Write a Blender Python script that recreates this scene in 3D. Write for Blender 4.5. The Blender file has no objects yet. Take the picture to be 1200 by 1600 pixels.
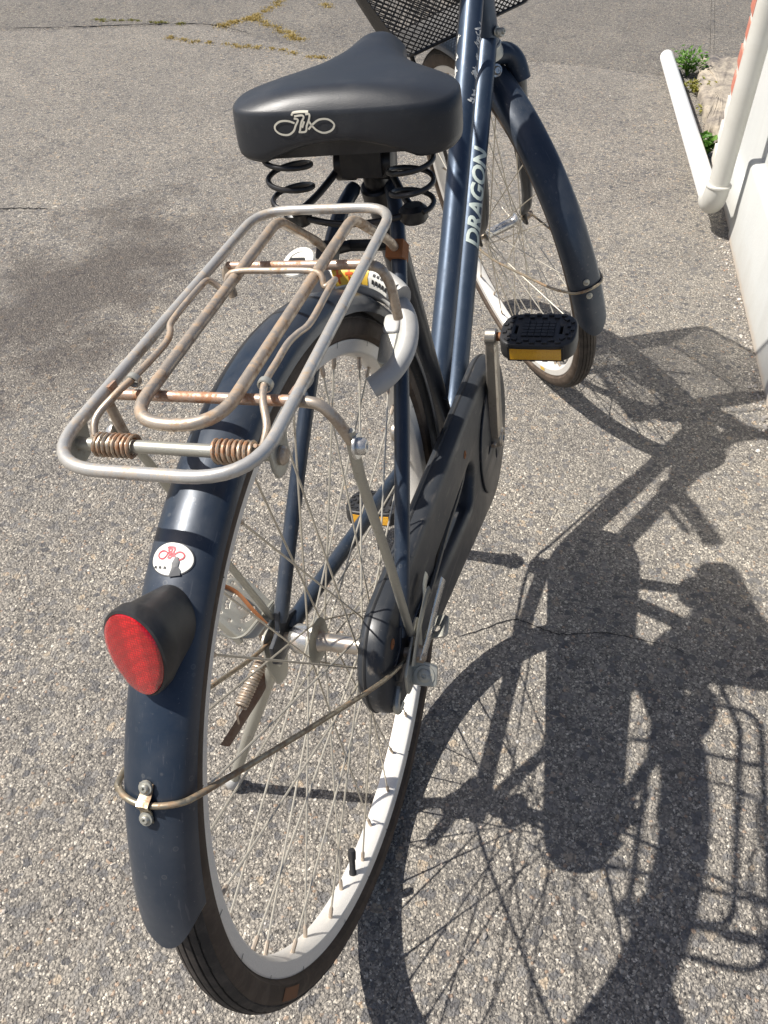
import bpy, bmesh, math, random
from mathutils import Vector, Matrix, Quaternion
from mathutils.bvhtree import BVHTree
random.seed(7)
PI = math.pi
R_ = math.radians
scene = bpy.context.scene
col = scene.collection

# ------------------------------------------------------------------ camera
CAM = Vector((-0.527635, -0.192242, 1.009146))
RIGHT = Vector((0.277273, -0.960765, 0.007014))
DOWN = Vector((-0.640941, -0.190402, -0.743600))
FWD = Vector((0.715761, 0.201685, -0.668587))
cd = bpy.data.cameras.new('camera')
cam = bpy.data.objects.new('camera', cd)
col.objects.link(cam)
cd.sensor_fit = 'VERTICAL'
cd.sensor_height = 36.0
cd.lens = 36.0 * 1351.53 / 1600.0
cd.clip_start = 0.02
cd.clip_end = 500
m = Matrix.Identity(4)
for i in range(3):
    m[i][0] = RIGHT[i]; m[i][1] = -DOWN[i]; m[i][2] = -FWD[i]; m[i][3] = CAM[i]
cam.matrix_world = m
scene.camera = cam

# ------------------------------------------------------------------ light
SUN_TO = Vector((0.18, -0.71, -1.0)).normalized()      # direction in which sunlight travels
el = math.asin(-SUN_TO.z)
az = math.atan2(-SUN_TO.x, -SUN_TO.y)
world = bpy.data.worlds.new('World')
scene.world = world
world.use_nodes = True
wn = world.node_tree
bg = wn.nodes['Background']
sky = wn.nodes.new('ShaderNodeTexSky')
sky.sky_type = 'NISHITA'
sky.sun_disc = False
sky.sun_elevation = el
sky.sun_rotation = az
sky.air_density = 0.7
sky.dust_density = 2.0
wn.links.new(sky.outputs[0], bg.inputs[0])
bg.inputs[1].default_value = 0.08
sl = bpy.data.lights.new('sun', 'SUN')
sl.energy = 5.0
sl.angle = R_(0.53)
sl.color = (1.0, 0.955, 0.89)
sun = bpy.data.objects.new('sun', sl)
col.objects.link(sun)
sun.rotation_euler = SUN_TO.to_track_quat('-Z', 'Y').to_euler()
sun.location = (-3, 8, 12)
vs = scene.view_settings
vs.view_transform = 'Standard'
vs.look = 'None'
vs.gamma = 1.0
vs.exposure = 0.43
vs.use_curve_mapping = False
scene.display_settings.display_device = 'sRGB'

# ------------------------------------------------------------------ node helpers
class NT:
    def __init__(self, name):
        self.mat = bpy.data.materials.new(name)
        self.mat.use_nodes = True
        self.t = self.mat.node_tree
        self.b = self.t.nodes['Principled BSDF']
    def n(self, typ, **kw):
        nd = self.t.nodes.new(typ)
        for k, v in kw.items():
            setattr(nd, k, v)
        return nd
    def l(self, a, b):
        self.t.links.new(a, b)
    def coord(self, scale=(1, 1, 1)):
        tc = self.n('ShaderNodeTexCoord')
        mp = self.n('ShaderNodeMapping')
        mp.inputs['Scale'].default_value = scale
        self.l(tc.outputs['Object'], mp.inputs['Vector'])
        return mp.outputs[0]
    def noise(self, vec, scale, detail=4, rough=0.55, dist=0.0):
        nd = self.n('ShaderNodeTexNoise')
        nd.inputs['Scale'].default_value = scale
        nd.inputs['Detail'].default_value = detail
        nd.inputs['Roughness'].default_value = rough
        nd.inputs['Distortion'].default_value = dist
        self.l(vec, nd.inputs['Vector'])
        return nd.outputs['Fac']
    def vor(self, vec, scale, feature='F1', rnd=1.0):
        nd = self.n('ShaderNodeTexVoronoi', feature=feature)
        nd.inputs['Scale'].default_value = scale
        nd.inputs['Randomness'].default_value = rnd
        self.l(vec, nd.inputs['Vector'])
        return nd
    def ramp(self, fac, stops, interp='LINEAR'):
        nd = self.n('ShaderNodeValToRGB')
        cr = nd.color_ramp
        cr.interpolation = interp
        while len(cr.elements) < len(stops):
            cr.elements.new(0.5)
        for e, (p, c) in zip(cr.elements, stops):
            e.position = p
            e.color = (c[0], c[1], c[2], 1) if not isinstance(c, (int, float)) else (c, c, c, 1)
        self.l(fac, nd.inputs[0])
        return nd.outputs[0]
    def mix(self, fac, a, b, mode='MIX'):
        nd = self.n('ShaderNodeMix', data_type='RGBA', blend_type=mode)
        for sock, v in ((nd.inputs[0], fac), (nd.inputs[6], a), (nd.inputs[7], b)):
            if isinstance(v, (int, float)):
                sock.default_value = v
            elif isinstance(v, tuple):
                sock.default_value = (v[0], v[1], v[2], 1)
            else:
                self.l(v, sock)
        return nd.outputs[2]
    def math(self, op, a, b=0.0):
        nd = self.n('ShaderNodeMath', operation=op)
        for s, v in ((nd.inputs[0], a), (nd.inputs[1], b)):
            if isinstance(v, (int, float)):
                s.default_value = v
            else:
                self.l(v, s)
        return nd.outputs[0]
    def bump(self, h, strength=0.3, dist=0.001, normal=None):
        nd = self.n('ShaderNodeBump')
        nd.inputs['Strength'].default_value = strength
        nd.inputs['Distance'].default_value = dist
        self.l(h, nd.inputs['Height'])
        if normal is not None:
            self.l(normal, nd.inputs['Normal'])
        return nd.outputs[0]
    def set(self, **kw):
        for k, v in kw.items():
            s = self.b.inputs[k]
            if isinstance(v, (int, float)):
                s.default_value = v
            elif isinstance(v, tuple):
                s.default_value = (v[0], v[1], v[2], 1)
            else:
                self.l(v, s)
        return self

M = {}

def mat_paint(name, base, var=0.35, rough=0.33, metallic=0.25, coat=0.35, dust=0.25):
    s = NT(name)
    v = s.coord()
    big = s.noise(v, 9, 5, 0.6)
    fine = s.noise(v, 160, 3, 0.6)
    speck = s.ramp(s.noise(v, 420, 2, 0.5), [(0.70, 0.0), (0.76, 1.0)])
    dk = tuple(c * (1 - var) for c in base)
    lt = tuple(c * (1 + var) for c in base)
    c = s.mix(big, dk, lt)
    dustm = s.math('MULTIPLY', s.ramp(big, [(0.48, 0.0), (0.75, 1.0)]), dust * 0.5)
    c = s.mix(dustm, c, (0.16, 0.15, 0.135))
    c = s.mix(s.math('MULTIPLY', speck, 0.22), c, (0.3, 0.29, 0.27))
    sc = s.noise(s.coord((60, 600, 60)), 1.0, 2, 0.5)
    scr = s.math('MULTIPLY', s.ramp(sc, [(0.66, 0.0), (0.70, 1.0)]), 0.12)
    c = s.mix(scr, c, (0.25, 0.25, 0.26))
    sp2 = s.vor(v, 95)
    rim_ = s.ramp(sp2.outputs['Distance'], [(0.0, 0.35), (0.10, 0.2), (0.15, 1.0), (0.20, 0.0)])
    spc = s.n('ShaderNodeSeparateColor')
    s.l(sp2.outputs['Color'], spc.inputs[0])
    spots = s.math('MULTIPLY', rim_, s.ramp(spc.outputs[0], [(0.62, 0.0), (0.66, 1.0)]))
    c = s.mix(s.math('MULTIPLY', spots, 0.10 + dust * 0.25), c, (0.24, 0.235, 0.22))
    film = s.ramp(s.noise(v, 26, 6, 0.7, 0.3), [(0.40, 0.0), (0.70, 1.0)])
    c = s.mix(s.math('MULTIPLY', film, dust * 0.22), c, (0.17, 0.165, 0.155))
    r = s.math('ADD', s.math('ADD', s.math('MULTIPLY', fine, 0.14), s.math('MULTIPLY', film, 0.16)), rough - 0.12)
    s.set(**{'Base Color': c, 'Metallic': metallic, 'Roughness': r, 'Coat Weight': coat, 'Coat Roughness': 0.22,
             'Normal': s.bump(fine, 0.05, 0.0004)})
    M[name] = s.mat

def mat_metal(name, metal, rust, amount, rough=0.38, scale=38, mscale=1.0):
    """dull plated steel with rust bloom; amount 0..1 shifts the rust coverage"""
    s = NT(name)
    v = s.coord()
    a = s.noise(v, scale, 6, 0.65, 0.4)
    b = s.noise(v, scale * 5, 4, 0.7)
    f = s.noise(v, scale * 22, 3, 0.6)
    mixn = s.math('ADD', s.math('MULTIPLY', a, 0.6), s.math('MULTIPLY', b, 0.4))
    lo = 0.66 - amount * 0.36
    k = s.ramp(mixn, [(lo, 0.0), (lo + 0.16, 1.0)])
    tint = s.mix(f, tuple(c * 0.8 for c in metal), tuple(min(1, c * 1.12) for c in metal))
    rusty = s.mix(b, tuple(c * 0.55 for c in rust), tuple(c * 1.35 for c in rust))
    c = s.mix(k, tint, rusty)
    rr = s.math('ADD', s.math('MULTIPLY', k, 0.35), rough)
    mt = s.math('SUBTRACT', 0.85 * mscale, s.math('MULTIPLY', k, 0.7 * mscale))
    s.set(**{'Base Color': c, 'Metallic': mt, 'Roughness': rr, 'Normal': s.bump(f, 0.06, 0.0004)})
    M[name] = s.mat

def mat_plain(name, base, rough=0.5, metallic=0.0, var=0.2, scale=60, bump=0.05, dirt=None, dirt_amt=0.3, spec=0.5, coat=0.0):
    s = NT(name)
    v = s.coord()
    a = s.noise(v, scale, 5, 0.6)
    f = s.noise(v, scale * 12, 3, 0.6)
    c = s.mix(a, tuple(x * (1 - var) for x in base), tuple(min(1, x * (1 + var)) for x in base))
    if dirt:
        d = s.ramp(s.noise(v, scale * 0.45, 6, 0.7, 0.5), [(0.45, 0.0), (0.72, 1.0)])
        c = s.mix(s.math('MULTIPLY', d, dirt_amt), c, dirt)
    r = s.math('ADD', s.math('MULTIPLY', a, 0.15), rough - 0.07)
    s.set(**{'Base Color': c, 'Roughness': r, 'Metallic': metallic, 'Specular IOR Level': spec, 'Coat Weight': coat,
             'Normal': s.bump(f, bump, 0.0005)})
    M[name] = s.mat

mat_paint('navy', (0.023, 0.036, 0.058), rough=0.38, coat=0.2, dust=0.5)
mat_paint('navy_tube', (0.042, 0.064, 0.100), rough=0.42, coat=0.10, dust=0.2, metallic=0.5)  # lighter frame navy, missing bounced light put into the colour
mat_paint('navy_dark', (0.010, 0.014, 0.022), rough=0.42, metallic=0.0, dust=0.3)
def mat_case():
    s = NT('case_scuffed')
    v = s.coord()
    a = s.noise(v, 12, 5, 0.6)
    c = s.mix(a, (0.014, 0.018, 0.024), (0.030, 0.034, 0.040))
    st = s.noise(s.coord((16, 120, 110)), 1.0, 5, 0.65)
    k = s.ramp(st, [(0.56, 0.0), (0.70, 1.0)])
    k = s.math('MULTIPLY', k, s.ramp(s.noise(v, 22, 4, 0.6), [(0.42, 0.0), (0.62, 1.0)]))
    c = s.mix(s.math('MULTIPLY', k, 0.75), c, (0.20, 0.175, 0.145))
    ch = s.ramp(s.noise(v, 55, 5, 0.75, 0.6), [(0.66, 0.0), (0.69, 1.0)])
    c = s.mix(s.math('MULTIPLY', ch, 0.6), c, (0.27, 0.25, 0.22))
    d = s.ramp(s.noise(v, 7, 6, 0.7), [(0.4, 0.0), (0.75, 1.0)])
    c = s.mix(s.math('MULTIPLY', d, 0.15), c, (0.10, 0.09, 0.08))
    s.set(**{'Base Color': c, 'Roughness': s.math('ADD', s.math('MULTIPLY', d, 0.25), 0.34), 'Normal': s.bump(st, 0.12, 0.0006)})
    M['case_scuffed'] = s.mat
mat_case()
mat_metal('chrome_dull', (0.66, 0.645, 0.61), (0.36, 0.24, 0.15), 0.34, 0.27, scale=55, mscale=0.98)
mat_metal('steel_worn', (0.54, 0.46, 0.37), (0.36, 0.24, 0.145), 0.52, 0.40, scale=70, mscale=0.8)
mat_metal('wire_worn', (0.40, 0.35, 0.26), (0.26, 0.15, 0.075), 0.55, 0.42)
mat_metal('steel_rusty', (0.60, 0.47, 0.38), (0.37, 0.18, 0.09), 0.62, 0.34, scale=60, mscale=0.85)
mat_metal('hub_steel', (0.55, 0.50, 0.44), (0.32, 0.16, 0.08), 0.40, 0.30)
mat_metal('spring_rust', (0.52, 0.44, 0.34), (0.34, 0.15, 0.06), 0.58, 0.36, scale=60)
mat_metal('rust', (0.34, 0.22, 0.14), (0.30, 0.115, 0.04), 0.9, 0.5)
mat_metal('plate_zinc', (0.48, 0.47, 0.41), (0.28, 0.19, 0.11), 0.27, 0.44, mscale=0.75)
mat_metal('spoke_steel', (0.62, 0.57, 0.47), (0.30, 0.21, 0.13), 0.30, 0.38, mscale=0.65)
mat_metal('crank_steel', (0.52, 0.48, 0.42), (0.27, 0.18, 0.11), 0.40, 0.33)
mat_metal('aluminium', (0.84, 0.81, 0.75), (0.48, 0.42, 0.33), 0.05, 0.42, mscale=0.32)
mat_metal('rack_dull', (0.56, 0.54, 0.50), (0.40, 0.30, 0.20), 0.42, 0.36, scale=48, mscale=0.62)
mat_metal('dark_rust', (0.16, 0.12, 0.10), (0.14, 0.06, 0.03), 0.6, 0.5)
mat_plain('black_plastic', (0.017, 0.017, 0.018), 0.45, var=0.3, dirt=(0.14, 0.13, 0.12), dirt_amt=0.2)
mat_plain('black_steel', (0.012, 0.012, 0.013), 0.38, var=0.3, dirt=(0.12, 0.10, 0.08), dirt_amt=0.25)
mat_plain('grey_plastic', (0.47, 0.465, 0.445), 0.42, var=0.08, dirt=(0.27, 0.25, 0.22), dirt_amt=0.5)
mat_plain('white_print', (0.72, 0.71, 0.66), 0.5, var=0.08, dirt=(0.4, 0.38, 0.33), dirt_amt=0.4)
mat_plain('cream_print', (0.70, 0.66, 0.54), 0.5, var=0.08)
mat_plain('green_white_print', (0.50, 0.56, 0.51), 0.5, var=0.1, dirt=(0.2, 0.24, 0.25), dirt_amt=0.5)
mat_plain('red_print', (0.62, 0.05, 0.07), 0.5, var=0.1)
mat_plain('black_print', (0.03, 0.03, 0.03), 0.5)
mat_plain('orange_print', (0.75, 0.13, 0.02), 0.5, var=0.1)
mat_plain('yellow_print', (0.78, 0.50, 0.06), 0.5, var=0.1)
mat_plain('rubber_orange', (0.20, 0.085, 0.035), 0.7, var=0.25, scale=200)
mat_plain('tread', (0.032, 0.027, 0.023), 0.8, var=0.4, scale=120, bump=0.3, dirt=(0.13, 0.105, 0.085), dirt_amt=0.55)
mat_plain('sidewall', (0.062, 0.042, 0.028), 0.75, var=0.4, scale=90, bump=0.3, dirt=(0.17, 0.125, 0.09), dirt_amt=0.5)
mat_plain('headset_cream', (0.55, 0.53, 0.46), 0.4, metallic=0.3, var=0.1)
mat_plain('pvc_shaded', (0.58, 0.57, 0.52), 0.42, var=0.06, scale=14, dirt=(0.46, 0.43, 0.36), dirt_amt=0.45)  # upright leg and elbow, shading put into a darker base
mat_plain('pvc_sunlit', (0.82, 0.82, 0.79), 0.42, var=0.05, scale=14, dirt=(0.55, 0.52, 0.46), dirt_amt=0.25)  # ground leg of the same pipe, sunlight put into a brighter base
mat_plain('brick_red', (0.50, 0.16, 0.10), 0.75, var=0.25, scale=40, bump=0.4, dirt=(0.62, 0.42, 0.36), dirt_amt=0.5)
mat_plain('mortar', (0.66, 0.62, 0.56), 0.85, var=0.15, scale=60, bump=0.4)

def mat_vinyl():
    s = NT('saddle_vinyl')
    v = s.coord()
    vr = s.vor(v, 900)
    a = s.noise(v, 30, 4)
    c = s.mix(a, (0.016, 0.018, 0.022), (0.026, 0.029, 0.034))
    d = s.ramp(s.noise(v, 14, 6, 0.7), [(0.5, 0.0), (0.8, 1.0)])
    c = s.mix(s.math('MULTIPLY', d, 0.16), c, (0.2, 0.19, 0.17))
    sp = s.ramp(s.noise(v, 260, 3, 0.6), [(0.70, 0.0), (0.76, 1.0)])
    c = s.mix(s.math('MULTIPLY', sp, 0.20), c, (0.26, 0.25, 0.23))
    cr = s.noise(s.coord((40, 14, 90)), 1.0, 5, 0.7, 1.2)
    s.set(**{'Base Color': c, 'Roughness': s.math('ADD', s.math('MULTIPLY', a, 0.12), 0.36),
             'Normal': s.bump(cr, 0.10, 0.0012, s.bump(vr.outputs['Distance'], 0.2, 0.0003))})
    M['saddle_vinyl'] = s.mat
mat_vinyl()

def mat_reflector(name, base, dark, cells=520, bands=True):
    s = NT(name)
    v = s.coord((1, 1, 1))
    vr = s.vor(v, cells, rnd=0.3)
    k = s.ramp(vr.outputs['Distance'], [(0.15, 0.0), (0.62, 1.0)])
    c = s.mix(s.math('MULTIPLY', k, 0.75), base, dark)
    if bands:
        band = s.n('ShaderNodeTexWave', wave_type='BANDS', bands_direction='Y')
        band.inputs['Scale'].default_value = 11.5
        band.inputs['Phase Offset'].default_value = 1.4
        s.l(v, band.inputs['Vector'])
        c = s.mix(s.math('MULTIPLY', s.ramp(band.outputs['Fac'], [(0.25, 0.0), (0.6, 1.0)]), 0.55), c, dark)
    s.set(**{'Base Color': c, 'Roughness': 0.22, 'Coat Weight': 1.0, 'Coat Roughness': 0.05, 'Specular IOR Level': 0.6,
             'Normal': s.bump(vr.outputs['Distance'], 0.35, 0.0008)})
    M[name] = s.mat
mat_reflector('red_lens', (0.74, 0.008, 0.012), (0.24, 0.001, 0.004), 560)
mat_reflector('amber_lens', (1.0, 0.56, 0.03), (0.75, 0.32, 0.015), 620, False)

def mat_asphalt(name, tone=1.0, stain=True, fine=1.0):
    s = NT(name)
    v = s.coord()
    wob = s.n('ShaderNodeMix', data_type='VECTOR')
    nz = s.n('ShaderNodeTexNoise')
    nz.inputs['Scale'].default_value = 210
    nz.inputs['Detail'].default_value = 2
    s.l(v, nz.inputs['Vector'])
    ad = s.n('ShaderNodeVectorMath', operation='MULTIPLY_ADD')
    s.l(nz.outputs['Color'], ad.inputs[0])
    ad.inputs[1].default_value = (0.0035, 0.0035, 0.0035)
    s.l(v, ad.inputs[2])
    w = ad.outputs[0]
    A = s.vor(w, 240 * fine)          # stones ~4 mm
    B = s.vor(w, 105 * fine)          # stones ~9 mm
    Cc = s.vor(w, 520 * fine)         # grit ~2 mm
    def val(nd):
        sp = s.n('ShaderNodeSeparateColor')
        s.l(nd.outputs['Color'], sp.inputs[0])
        return sp.outputs[0], sp.outputs[1], sp.outputs[2]
    a0, a1, a2 = val(A)
    b0, b1, b2 = val(B)
    c0, c1, c2 = val(Cc)
    t = tone
    stops = [(0.0, (0.065 * t, 0.061 * t, 0.058 * t)), (0.25, (0.140 * t, 0.131 * t, 0.119 * t)), (0.55, (0.215 * t, 0.199 * t, 0.175 * t)),
             (0.80, (0.305 * t, 0.280 * t, 0.243 * t)), (0.93, (0.43 * t, 0.395 * t, 0.335 * t)), (1.0, (0.60 * t, 0.56 * t, 0.49 * t))]
    ca = s.ramp(a0, stops)
    cb = s.ramp(b0, [(0.0, (0.08 * t, 0.08 * t, 0.085 * t)), (0.5, (0.17 * t, 0.165 * t, 0.16 * t)), (0.9, (0.26 * t, 0.24 * t, 0.21 * t)), (1.0, (0.36 * t, 0.29 * t, 0.21 * t))])
    cc = s.ramp(c0, stops)
    c = s.mix(s.ramp(c1, [(0.55, 0.0), (0.56, 1.0)]), ca, cc)
    c = s.mix(s.ramp(b1, [(0.76, 0.0), (0.77, 1.0)]), c, cb)
    # rare warm stones
    c = s.mix(s.math('MULTIPLY', s.ramp(a1, [(0.980, 0.0), (0.985, 1.0)]), 0.55), c, (0.40 * t, 0.27 * t, 0.18 * t))
    # binder in the joints
    jt = s.ramp(A.outputs['Distance'], [(0.42, 0.0), (0.72, 1.0)])
    c = s.mix(s.math('MULTIPLY', jt, 0.55), c, (0.075 * t, 0.07 * t, 0.066 * t))
    # pits, their relief shade put into the colour
    pit = s.ramp(s.noise(v, 150 * fine, 3, 0.6), [(0.27, 1.0), (0.36, 0.0)])
    c = s.mix(s.math('MULTIPLY', pit, 0.7), c, (0.03, 0.029, 0.03))
    # cloudy wear
    big = s.noise(v, 2.2, 5, 0.6)
    mid = s.noise(v, 9.0, 5, 0.65)
    wear = s.math('ADD', s.math('MULTIPLY', big, 0.5), s.math('MULTIPLY', mid, 0.5))
    c = s.mix(1.0, c, s.ramp(wear, [(0.30, (0.76, 0.755, 0.76)), (0.7, (1.24, 1.21, 1.15))]), 'MULTIPLY')
    flat_k = s.ramp(s.noise(v, 3.4, 6, 0.68, 0.4), [(0.36, 0.0), (0.68, 1.0)])
    c = s.mix(s.math('MULTIPLY', flat_k, 0.22), c, (0.205 * t, 0.190 * t, 0.168 * t))
    if stain:
        # old spill beside the bicycle
        mp = s.n('ShaderNodeMapping')
        tc = s.n('ShaderNodeTexCoord')
        s.l(tc.outputs['Object'], mp.inputs['Vector'])
        mp.inputs['Location'].default_value = (-1.06, -1.04, 0)
        dn = s.n('ShaderNodeVectorMath', operation='LENGTH')
        sc = s.n('ShaderNodeVectorMath', operation='MULTIPLY')
        s.l(mp.outputs[0], sc.inputs[0])
        sc.inputs[1].default_value = (1.30, 3.2, 0)
        s.l(sc.outputs[0], dn.inputs[0])
        d = s.math('ADD', dn.outputs['Value'], s.math('MULTIPLY', s.math('SUBTRACT', s.noise(v, 5.5, 5, 0.65), 0.5), 2.4))
        k = s.ramp(d, [(0.35, 1.0), (1.35, 0.0)])
        c = s.mix(s.math('MULTIPLY', k, 0.9), c, s.mix(0.72, c, (0.064, 0.052, 0.046)))
    h = s.math('ADD', s.math('MULTIPLY', A.outputs['Distance'], -1.0), s.math('MULTIPLY', Cc.outputs['Distance'], -0.5))
    h = s.math('SUBTRACT', h, s.math('MULTIPLY', pit, 1.2))
    h = s.math('ADD', h, s.math('MULTIPLY', a2, 0.9))
    h = s.math('ADD', h, s.math('MULTIPLY', mid, 1.0))
    s.set(**{'Base Color': c, 'Roughness': 0.82, 'Specular IOR Level': 0.35, 'Normal': s.bump(h, 1.0, 0.0026)})
    M[name] = s.mat
mat_asphalt('asphalt', 1.32)
mat_asphalt('road_asphalt', 1.05, stain=False, fine=0.9)

def mat_wall():
    s = NT('wall_paint')
    v = s.coord()
    a = s.noise(v, 6, 6, 0.65)
    f = s.noise(v, 120, 4, 0.6)
    sepn = s.n('ShaderNodeSeparateXYZ')
    tc = s.n('ShaderNodeTexCoord')
    s.l(tc.outputs['Object'], sepn.inputs[0])
    c = s.mix(a, (0.44, 0.45, 0.435), (0.54, 0.545, 0.52))
    low = s.math('ADD', sepn.outputs['Z'], s.math('MULTIPLY', s.math('SUBTRACT', s.noise(v, 40, 5, 0.7), 0.5), 0.03))
    k = s.ramp(low, [(0.002, 1.0), (0.018, 0.0)])
    c = s.mix(s.math('MULTIPLY', k, 0.7), c, (0.45, 0.34, 0.24))
    streak = s.ramp(s.noise(s.coord((14, 14, 2.2)), 1.0, 5, 0.6), [(0.50, 0.0), (0.75, 1.0)])
    c = s.mix(s.math('MULTIPLY', streak, 0.45), c, (0.40, 0.40, 0.37))
    spl = s.ramp(s.math('ADD', sepn.outputs['Z'], s.math('MULTIPLY', s.math('SUBTRACT', s.noise(v, 16, 6, 0.7), 0.5), 0.16)), [(0.01, 1.0), (0.09, 0.0)])
    c = s.mix(s.math('MULTIPLY', spl, 0.35), c, (0.40, 0.36, 0.30))
    chips = s.ramp(s.noise(v, 75, 4, 0.7), [(0.70, 0.0), (0.73, 1.0)])
    c = s.mix(s.math('MULTIPLY', chips, 0.5), c, (0.5, 0.48, 0.44))
    s.set(**{'Base Color': c, 'Roughness': 0.65, 'Normal': s.bump(f, 0.35, 0.002)})
    M['wall_paint'] = s.mat
mat_wall()

def mat_slab():
    s = NT('rubble')
    v = s.coord()
    a = s.noise(v, 7, 7, 0.7, 0.6)
    f = s.noise(v, 60, 5, 0.65)
    c = s.ramp(a, [(0.36, (0.09, 0.085, 0.085)), (0.47, (0.30, 0.26, 0.21)), (0.56, (0.46, 0.40, 0.31)), (0.75, (0.56, 0.48, 0.38))])
    c = s.mix(s.math('MULTIPLY', f, 0.3), c, (0.2, 0.17, 0.15))
    s.set(**{'Base Color': c, 'Roughness': 0.9, 'Normal': s.bump(f, 0.8, 0.006)})
    M['rubble'] = s.mat
mat_slab()

def mat_leaf(name, c1, c2):
    s = NT(name)
    oi = s.n('ShaderNodeNewGeometry')
    c = s.mix(oi.outputs['Random Per Island'], c1, c2)
    s.set(**{'Base Color': c, 'Roughness': 0.55, 'Subsurface Weight': 0.0})
    tr = s.n('ShaderNodeBsdfTranslucent')
    s.l(c, tr.inputs[0])
    mx = s.n('ShaderNodeMixShader')
    mx.inputs[0].default_value = 0.35
    s.l(s.b.outputs[0], mx.inputs[1]); s.l(tr.outputs[0], mx.inputs[2])
    s.l(mx.outputs[0], s.t.nodes['Material Output'].inputs[0])
    M[name] = s.mat
mat_leaf('leaf_green', (0.10, 0.24, 0.035), (0.20, 0.36, 0.07))
mat_leaf('leaf_yellow', (0.26, 0.28, 0.05), (0.40, 0.36, 0.09))
mat_leaf('dry_moss', (0.30, 0.22, 0.06), (0.50, 0.38, 0.13))
mat_leaf('moss_green', (0.16, 0.17, 0.035), (0.28, 0.25, 0.06))
mat_plain('crack_dark', (0.016, 0.015, 0.015), 0.95, var=0.4, scale=100)

def mat_pebble():
    s = NT('pebble')
    oi = s.n('ShaderNodeNewGeometry')
    c = s.ramp(oi.outputs['Random Per Island'], [(0.0, (0.12, 0.115, 0.11)), (0.45, (0.27, 0.25, 0.23)), (0.8, (0.45, 0.41, 0.36)), (0.95, (0.7, 0.66, 0.6)), (1.0, (0.42, 0.24, 0.15))])
    s.set(**{'Base Color': c, 'Roughness': 0.85})
    M['pebble'] = s.mat
mat_pebble()

# ------------------------------------------------------------------ geometry helpers
class G:
    """collects verts / faces (with optional material slot)"""
    def __init__(self):
        self.v = []; self.f = []; self.mi = []
    def add(self, vs, fs, slot=0):
        o = len(self.v)
        self.v += [Vector(p) for p in vs]
        self.f += [tuple(i + o for i in f) for f in fs]
        self.mi += [slot] * len(fs)
        return self
    def xf(self, mtx):
        self.v = [mtx @ p for p in self.v]
        return self
    def join(self, g, slot=None):
        o = len(self.v)
        self.v += g.v
        self.f += [tuple(i + o for i in f) for f in g.f]
        self.mi += [slot if slot is not None else s for s in g.mi]
        return self

def V(*a):
    return Vector(a)

def crv(pts, n=8, closed=False):
    """Catmull-Rom through points"""
    P = [Vector(p) for p in pts]
    out = []
    N = len(P)
    rng = range(N) if closed else range(N - 1)
    for i in rng:
        p0 = P[(i - 1) % N] if closed else P[max(i - 1, 0)]
        p1 = P[i]
        p2 = P[(i + 1) % N] if closed else P[i + 1]
        p3 = P[(i + 2) % N] if closed else P[min(i + 2, N - 1)]
        for k in range(n):
            t = k / n
            out.append(0.5 * ((2 * p1) + (-p0 + p2) * t + (2 * p0 - 5 * p1 + 4 * p2 - p3) * t * t + (-p0 + 3 * p1 - 3 * p2 + p3) * t ** 3))
    if not closed:
        out.append(P[-1].copy())
    return out

def fillet(pts, r, n=6, closed=False):
    """polyline with rounded corners"""
    P = [Vector(p) for p in pts]
    N = len(P)
    out = []
    for i in range(N):
        if not closed and i in (0, N - 1):
            out.append(P[i]); continue
        a, b, c = P[i - 1], P[i], P[(i + 1) % N]
        rr = r[i] if isinstance(r, (list, tuple)) else r
        d1 = (a - b); d2 = (c - b)
        k = min(rr, d1.length * 0.49, d2.length * 0.49)
        s = b + d1.normalized() * k
        e = b + d2.normalized() * k
        for j in range(n + 1):
            t = j / n
            out.append(s * (1 - t) ** 2 + b * 2 * t * (1 - t) + e * t * t)
    return out

def tube(pts, r, n=10, closed=False, caps=True, flat=None):
    """tube along polyline; r scalar or list; flat=(a,b) makes an a x b half-axes section"""
    P = [Vector(p) for p in pts]
    N = len(P)
    g = G()
    T = []
    for i in range(N):
        if closed:
            t = P[(i + 1) % N] - P[i - 1]
        else:
            t = P[min(i + 1, N - 1)] - P[max(i - 1, 0)]
        T.append(t.normalized() if t.length > 1e-9 else V(0, 0, 1))
    up = V(0, 0, 1) if abs(T[0].z) < 0.9 else V(0, 1, 0)
    u = (up - T[0] * up.dot(T[0])).normalized()
    vs = []
    for i in range(N):
        if i:
            q = T[i - 1].rotation_difference(T[i])
            u = q @ u
            u = (u - T[i] * u.dot(T[i])).normalized()
        w = T[i].cross(u)
        rr = r[i] if isinstance(r, (list, tuple)) else r
        for k in range(n):
            a = 2 * PI * k / n
            if flat:
                vs.append(P[i] + u * (flat[0] * math.cos(a)) + w * (flat[1] * math.sin(a)))
            else:
                vs.append(P[i] + (u * math.cos(a) + w * math.sin(a)) * rr)
    fs = []
    for i in range(N if closed else N - 1):
        j = (i + 1) % N
        for k in range(n):
            l = (k + 1) % n
            fs.append((i * n + k, i * n + l, j * n + l, j * n + k))
    if caps and not closed:
        fs.append(tuple(reversed(range(n))))
        fs.append(tuple(range((N - 1) * n, N * n)))
    return g.add(vs, fs)

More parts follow.
